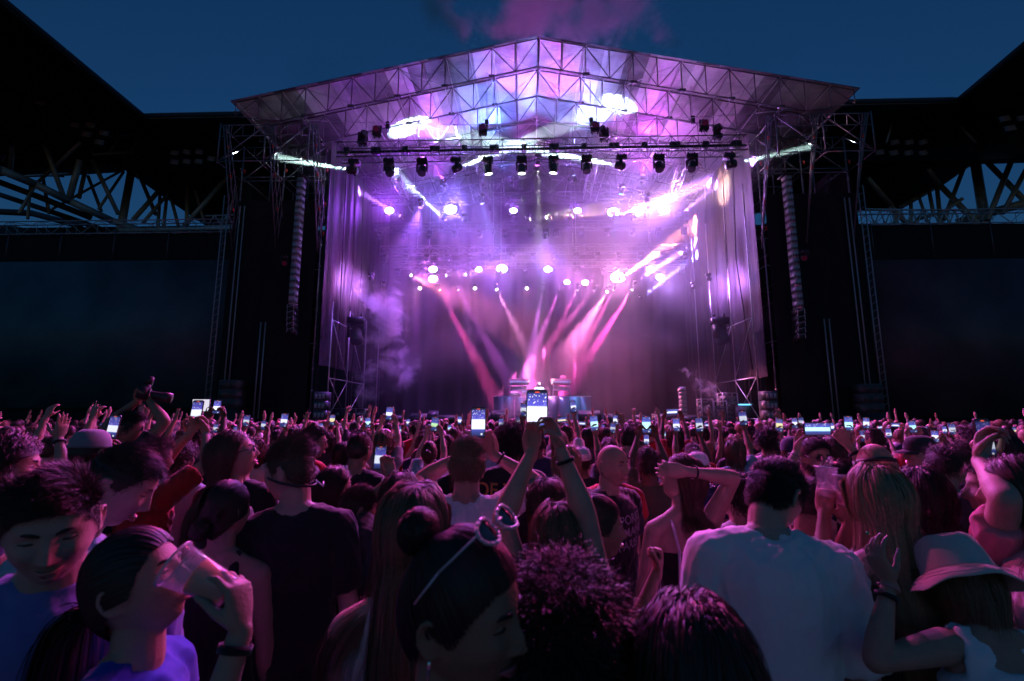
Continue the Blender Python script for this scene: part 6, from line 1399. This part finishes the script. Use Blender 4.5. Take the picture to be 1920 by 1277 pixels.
HW={'short':'short','fade':'cropped','quiff':'swept up','messy':'tousled','curly':'curly','buzz':'shaved','afro':'round afro','bald':'bald','long':'long straight','wavy':'long wavy','bun':'top bun','pony':'ponytail','lowbun':'low bun','curlylong':'long curly'}
AW={'down':'arms down','bent':'hands at the chest','phoneR':'right hand filming','phoneL':'left hand filming','phone2':'filming with both hands','phoneW':'filming with a sideways phone','handR':'one open hand raised','hands':'both hands raised'}
ZN=[(0,110,'under the outer end of the left screen'),(110,240,'under the left part of the left screen'),(240,340,'under the right part of the left screen'),(340,440,'under the inner edge of the left screen'),(440,600,'in front of the left tower'),(600,720,'below the left smoke'),(720,850,'below the left backdrop'),(850,1000,'in front of the left half of the desk'),(1000,1120,'in front of the right half of the desk'),(1120,1240,'below the right backdrop'),(1240,1380,'below the right puff of smoke'),(1380,1480,'below the right scaffold bay'),(1480,1640,'in front of the right tower'),(1640,1780,'under the inner part of the right screen'),(1780,2300,'under the outer part of the right screen')]
def project(p):
    v=CR.transposed()@(Vector(p)-CAM); return 960+FPX*v.x/-v.z, 638.5-FPX*v.y/-v.z
SEEN={}
def fill_person(base,s,yaw,pr,r,hair_=None,topc=None):
    f=pr['f']; root=empty('person',base,yaw); root.scale=(s,)*3
    hs=hair_ or pick(FEM if f.fem else MALE,r); tc_=topc or r.choice(['black','black','black','charcoal','white','white','navy','grey','offwhite','olive','brown','red','teal'] ); hc=r.choice(['dark','black','brown','dark','black'] if not f.fem else ['dark','brown','light','black','brown','blond'])
    b=link('body',pr['body'],root); slot(b,SK[r.randrange(5)]); o=link(pr['tname'],pr['top'],root); slot(o,FB_[tc_]); o=link('trousers',pr['legs'],root); slot(o,denim if r.random()<.5 else dkpants); o=link('shoes',pr['shoes'],root); slot(o,shoem)
    capd=False
    if hs!='bald':
        k=(hs,r.randrange(2)); k=k if k in HP else (hs,0); h=link('hair',HP[k],root); slot(h,HM[hc]); h.matrix_local=f.M
    if not f.fem and r.random()<.17 and hs not in('afro','curly'): cap(root,f.M,FB_[r.choice(['black','charcoal','navy','white'])],sc=1.05); capd=True
    px,_=project(base+Vector((0,0,1.7))); zn=[z for z in ZN if z[0]<=px<z[1]]; zn=zn[0][2] if zn else ('past the left edge' if px<0 else 'past the right edge')
    who='woman' if f.fem else 'man'; hd=(HW[hs]+(' '+{'dark':'dark','black':'black','brown':'brown','light':'fair','blond':'blond'}[hc]+' hair' if hs not in('bald',) else ''))
    if hs=='bald': hd='bald head'
    if hs in('bun','pony','lowbun'): hd=HW[hs]
    lab=[who,tc_,hd+(', cap' if capd else ''),AW[pr['kind']],zn,base.y]; FILL.append((root,lab)); OCC.append((base.x,base.y,.24)); return root
FILL=[]
rp=random.Random(21)
def prs(kind,fem=None): 
    c=[p for p in PR if p['kind']==kind and (fem is None or p['f'].fem==fem)]; return rp.choice(c)
def phone_in(pr,base,s,yaw):
    f=pr['f']; k=pr['kind']; a=f.arm
    if k=='phoneR': p=a['R'][2]+a['R'][3]*.13+Vector((-.0,-.034,.0))
    elif k=='phoneL': p=a['L'][2]+a['L'][3]*.13+Vector((.0,-.034,.0))
    elif k=='phone2': p=(a['R'][2]+a['L'][2])/2+Vector((0,.0,.115))
    else: p=(a['R'][2]+a['L'][2])/2+Vector((0,.0,.10))
    return base+lrot(p*s,yaw)
PHL=[(144,824,27),(407,763,27),(404,803,18),(462,789,22),(494,797,18),(533,788,27),(623,787,20),(602,800,14),(677,786,11),(690,792,20),(730,775,26),(748,806,18),(765,792,14),(775,801,16),(805,801,14),(815,795,28),(843,803,14),(862,788,16),(940,793,18),(948,799,14),(971,789,17),(982,768,26),(1075,762,22),(1055,787,-20),(1062,801,16),(1092,794,-15),(1114,793,30),(1131,802,12),(1149,802,20),(1154,787,20),(1212,796,33),(1212,824,20),(1261,772,-22),(1244,815,17),(1253,803,14),(1268,796,25),(1311,796,28),(1327,797,-13),(1393,784,28),(1433,822,-13),(1461,797,25),(1490,793,19),(1502,791,18),(1591,794,28),(1612,805,13),(1619,817,22),(1624,793,22),(1653,801,-13),(1666,812,18),(1679,797,-15),(1711,800,23),(1753,818,22),(1771,806,14),(1785,804,24),(1820,801,15),(1853,806,12),(1872,810,16),(1901,808,14),(1913,810,12),(83,796,10),(125,800,12),(192,800,14),(60,803,11),(330,800,14),(300,804,12),(441,806,13),(560,806,12),(1340,806,13),(1560,800,15),(1735,806,13)]
for i,(px,py,h) in enumerate(PHL):
    land=h<0; Yp=min(16.5,140/abs(h)*(1.0 if not land else 1.0)); kind='phoneW' if land else rp.choice(['phoneR','phoneL','phone2','phone2'])
    best=None
    for tr in range(12):
        pr=prs(kind); Wp=P(px,py,Yp); yw=R(rp.uniform(-8,8))+math.atan2(-(Wp.x-CAM.x),Wp.y)*.5
        ph0=phone_in(pr,Vector((0,0,0)),1,yw); s=Wp.z/ph0.z; base=Vector((Wp.x-ph0.x*s,Wp.y-ph0.y*s,0))
        dm=min([math.hypot(base.x-a,base.y-b)-c_ for a,b,c_ in OCC]); 
        if best is None or dm>best[0]: best=(dm,pr,yw,s,base,Wp)
        if dm>.12: break
        Yp=max(2.6,Yp*rp.uniform(.96,1.05))
        kind='phoneW' if land else rp.choice(['phoneR','phoneL','phone2'])
    dm,pr,yw,s,base,Wp=best; r_=fill_person(base,s,yw,pr,rp); FILL[-1][1].append(i)
    cs=rp.choice(['a black','a dark','a pale','a blue']); br=rp.uniform(.55,1.25); sc_='bright' if br>1.05 else 'dim' if br<.7 else 'clear'
    zn=[z for z in ZN if z[0]<=px<z[1]][0][2]; prev=[q for q in PHL[:i] if [z for z in ZN if z[0]<=q[0]<z[1]][0][2]==zn]
    rank=sorted([q for q in PHL if [z for z in ZN if z[0]<=q[0]<z[1]][0][2]==zn]).index(PHL[i]); ordn=['first','second','third','fourth','fifth','sixth','seventh','eighth','ninth','tenth'][rank]
    phone(wmat(Wp,rp.uniform(-10,2),(90 if land else 0)+rp.uniform(-7,7),math.degrees(yw)),f'{"sideways" if land else "upright"} {cs.split()[1]} phone, {ordn} {zn}',land=land,seed=100+i%17,case=['a black','a dark','a pale','a blue'].index(cs),bright=br,details=abs(h)>18)
NP=len(FILL)
# standing fill
cand=[]; y=1.75
while y<17.0:
    x=-1.16*y-.6
    while x<1.2*y+.6:
        cand.append((x+rp.uniform(-.14,.14)-.3,y+rp.uniform(-.15,.15))); x+=.50 if y<12 else .55
    y+=.46 if y<9 else .52
far=[]; count=len(HEROES)+NP
for (x,y) in cand:
    if min([math.hypot(x-a,y-b)-c_ for a,b,c_ in OCC])<.17: continue
    px,py=project(Vector((x,y,1.7)))
    if px<-60 or px>1990: continue
    if y<3.6:
        h2=.13*FPX/y; p1=project(Vector((x,y,1.80)))[1]
        if any(h[4]>y and px+h2>h[0] and px-h2<h[2] and p1<h[3] for h in HR): continue
    if count>=298: far.append((x,y)); continue
    kind=rp.choices(['down','down','down','bent','handR','hands'],[4,4,4,2,1.0 if y>3.5 else 0,.5 if y>4 else 0])[0]; pr=prs(kind)
    s=rp.uniform(.90,1.05) if not pr['f'].fem else rp.uniform(.88,1.02); H_=pr['f'].top.z*s
    s*=min(1,1.80/H_)
    fill_person(Vector((x,y,0)),s,R(rp.uniform(-22,22)),pr,rp); count+=1
print('individual people',count,'far',len(far),'phones',PHN)
# the far rows: one mass of people
KT={}
def low(pr,hs):
    k=(PR.index(pr),hs)
    if k in KT: return KT[k]
    f=pr['f']; mb=MB(); rr=torso_rings(f,.012)
    rtube(mb,f.sp,rr,(1,0,0),10,capr=False); nt=mb.n; t_i=1
    parts=[]
    def grab(idx): 
        V=np.vstack(mb.V); F=np.vstack(mb.Q); T=np.vstack(mb.T); parts.append((V,F,T,idx)); mb.V.clear(); mb.Q.clear(); mb.T.clear(); mb.n=0
    grab(1)
    for a in('R','L'):
        sh,e,wr=f.arm[a][:3]; rtube(mb,[sh,sh.lerp(e,.6)],[.068,.062],(0,1,0),8)
    grab(1)
    for a in('R','L'):
        sh,e,wr=f.arm[a][:3]; hd=f.arm[a][3]; rtube(mb,[sh.lerp(e,.6),e,wr],[.042,.038,.026],(0,1,0),6); rtube(mb,[wr,wr+hd*.08,wr+hd*.16],[.03,.04,.02],(0,1,0),6)
    rtube(mb,[f.neck[0],f.neck[1]],[.055,.055],(1,0,0),8); blob(mb,f.hc,(.074,.092,.112),f.Mh.to_4x4(),12,9); grab(0)
    lw=hs in('long','wavy','curlylong'); 
    blob(mb,f.M@Vector((0,-.012,.022)),(.088,.105,.112),f.Mh.to_4x4(),14,9)
    if lw: rtube(mb,[f.M@Vector((0,-.03,.0)),f.M@Vector((0,-.07,-.12)),f.M@Vector((0,-.11,-.30))],[(.10,.09),(.115,.06),(.10,.03)],(1,0,0),12)
    grab(2); KT[k]=parts; return parts
if far:
    VV=[];QQ=[];TT=[];QM=[];TM=[];n=0; shirts=['black','charcoal','white','navy','grey','offwhite','red']; hcs=['dark','black','brown','light']; sks=[0,1,2,4]
    ml=[SK[i] for i in sks]+[FB_[s_] for s_ in shirts]+[HM[h_] for h_ in hcs]
    for (x,y) in far:
        kind=rp.choices(['down','bent','handR','hands','phoneR'],[10,2,.35,.2,.3])[0]; pr=prs(kind); fem=pr['f'].fem; hs=pick(FEM if fem else MALE,rp); s=rp.uniform(.92,1.03)*(.97 if fem else 1); yw=rp.uniform(-.35,.35)
        Mx=np.array(Matrix.Rotation(yw,3,'Z')); mi=(rp.randrange(len(sks)),len(sks)+rp.choice([0,0,1,1,2,3,4,5,6]),len(sks)+len(shirts)+rp.randrange(len(hcs)))
        for V,F,T,idx in low(pr,hs):
            v=V+0; 
            if idx==2: v=v+np.random.RandomState(n%9973).normal(size=v.shape)*.006
            VV.append(v@Mx.T*s+np.array([x,y,0])); QQ.append(F+n); TT.append(T+n); QM+= [mi[idx]]*len(F); TM+= [mi[idx]]*len(T); n+=len(V)
    me=np_mesh('crowd',np.vstack(VV),[np.vstack(QQ),np.vstack(TT)],True,ml); me.polygons.foreach_set('material_index',np.array(QM+TM,np.int32)); o=link('crowd',me); tag(o,'mass of tiny heads in the far rows before the stage','crowd',kind='stuff')
# labels for the filled-in people: what they look like, where they stand, nearest first where alike
from collections import defaultdict
D=defaultdict(list)
for root,l in FILL: D[tuple(l[:5])].append((l[5],root))
for k,v in D.items():
    v.sort(key=lambda t:t[0]); 
    for j,(yy,root) in enumerate(v):
        w_,tc_,hd,aw,zn=k; od='' if len(v)==1 else [' nearest',' second nearest',' third nearest',' fourth nearest',' fifth nearest'][min(j,4)]
        tc_=tc_.replace('offwhite','cream')
        lab=f'{od.strip()} {w_} in {tc_}, {hd}, {aw}, {zn}'.strip()
        wl_=lab.split(); lab=lab if len(wl_)<=16 else lab.replace('under the ','under ').replace('in front of the ','before ').replace(' the ',' ')
        lab=lab.replace('in front of','before') if len(lab.split())>16 else lab; lab=lab.replace('the outer part of ','outer ').replace('the outer end of ','outer ').replace(' the ',' ') if len(lab.split())>16 else lab; tag(root,lab,'person','people in the crowd')

for o in bpy.data.objects:                     # keep every label within sixteen words
    if o.parent is None and 'label' in o:
        l=o['label']
        for a,b in (('filming with a sideways phone','filming sideways'),('filming with both hands','filming'),('under the ','under '),(' part of ',' part of '),('one open hand raised','hand raised'),('of the ','of '),(' part of',''),(' the ',' '),(' a ',' ')):
            if len(l.split())>16: l=l.replace(a,b)
        o['label']=l
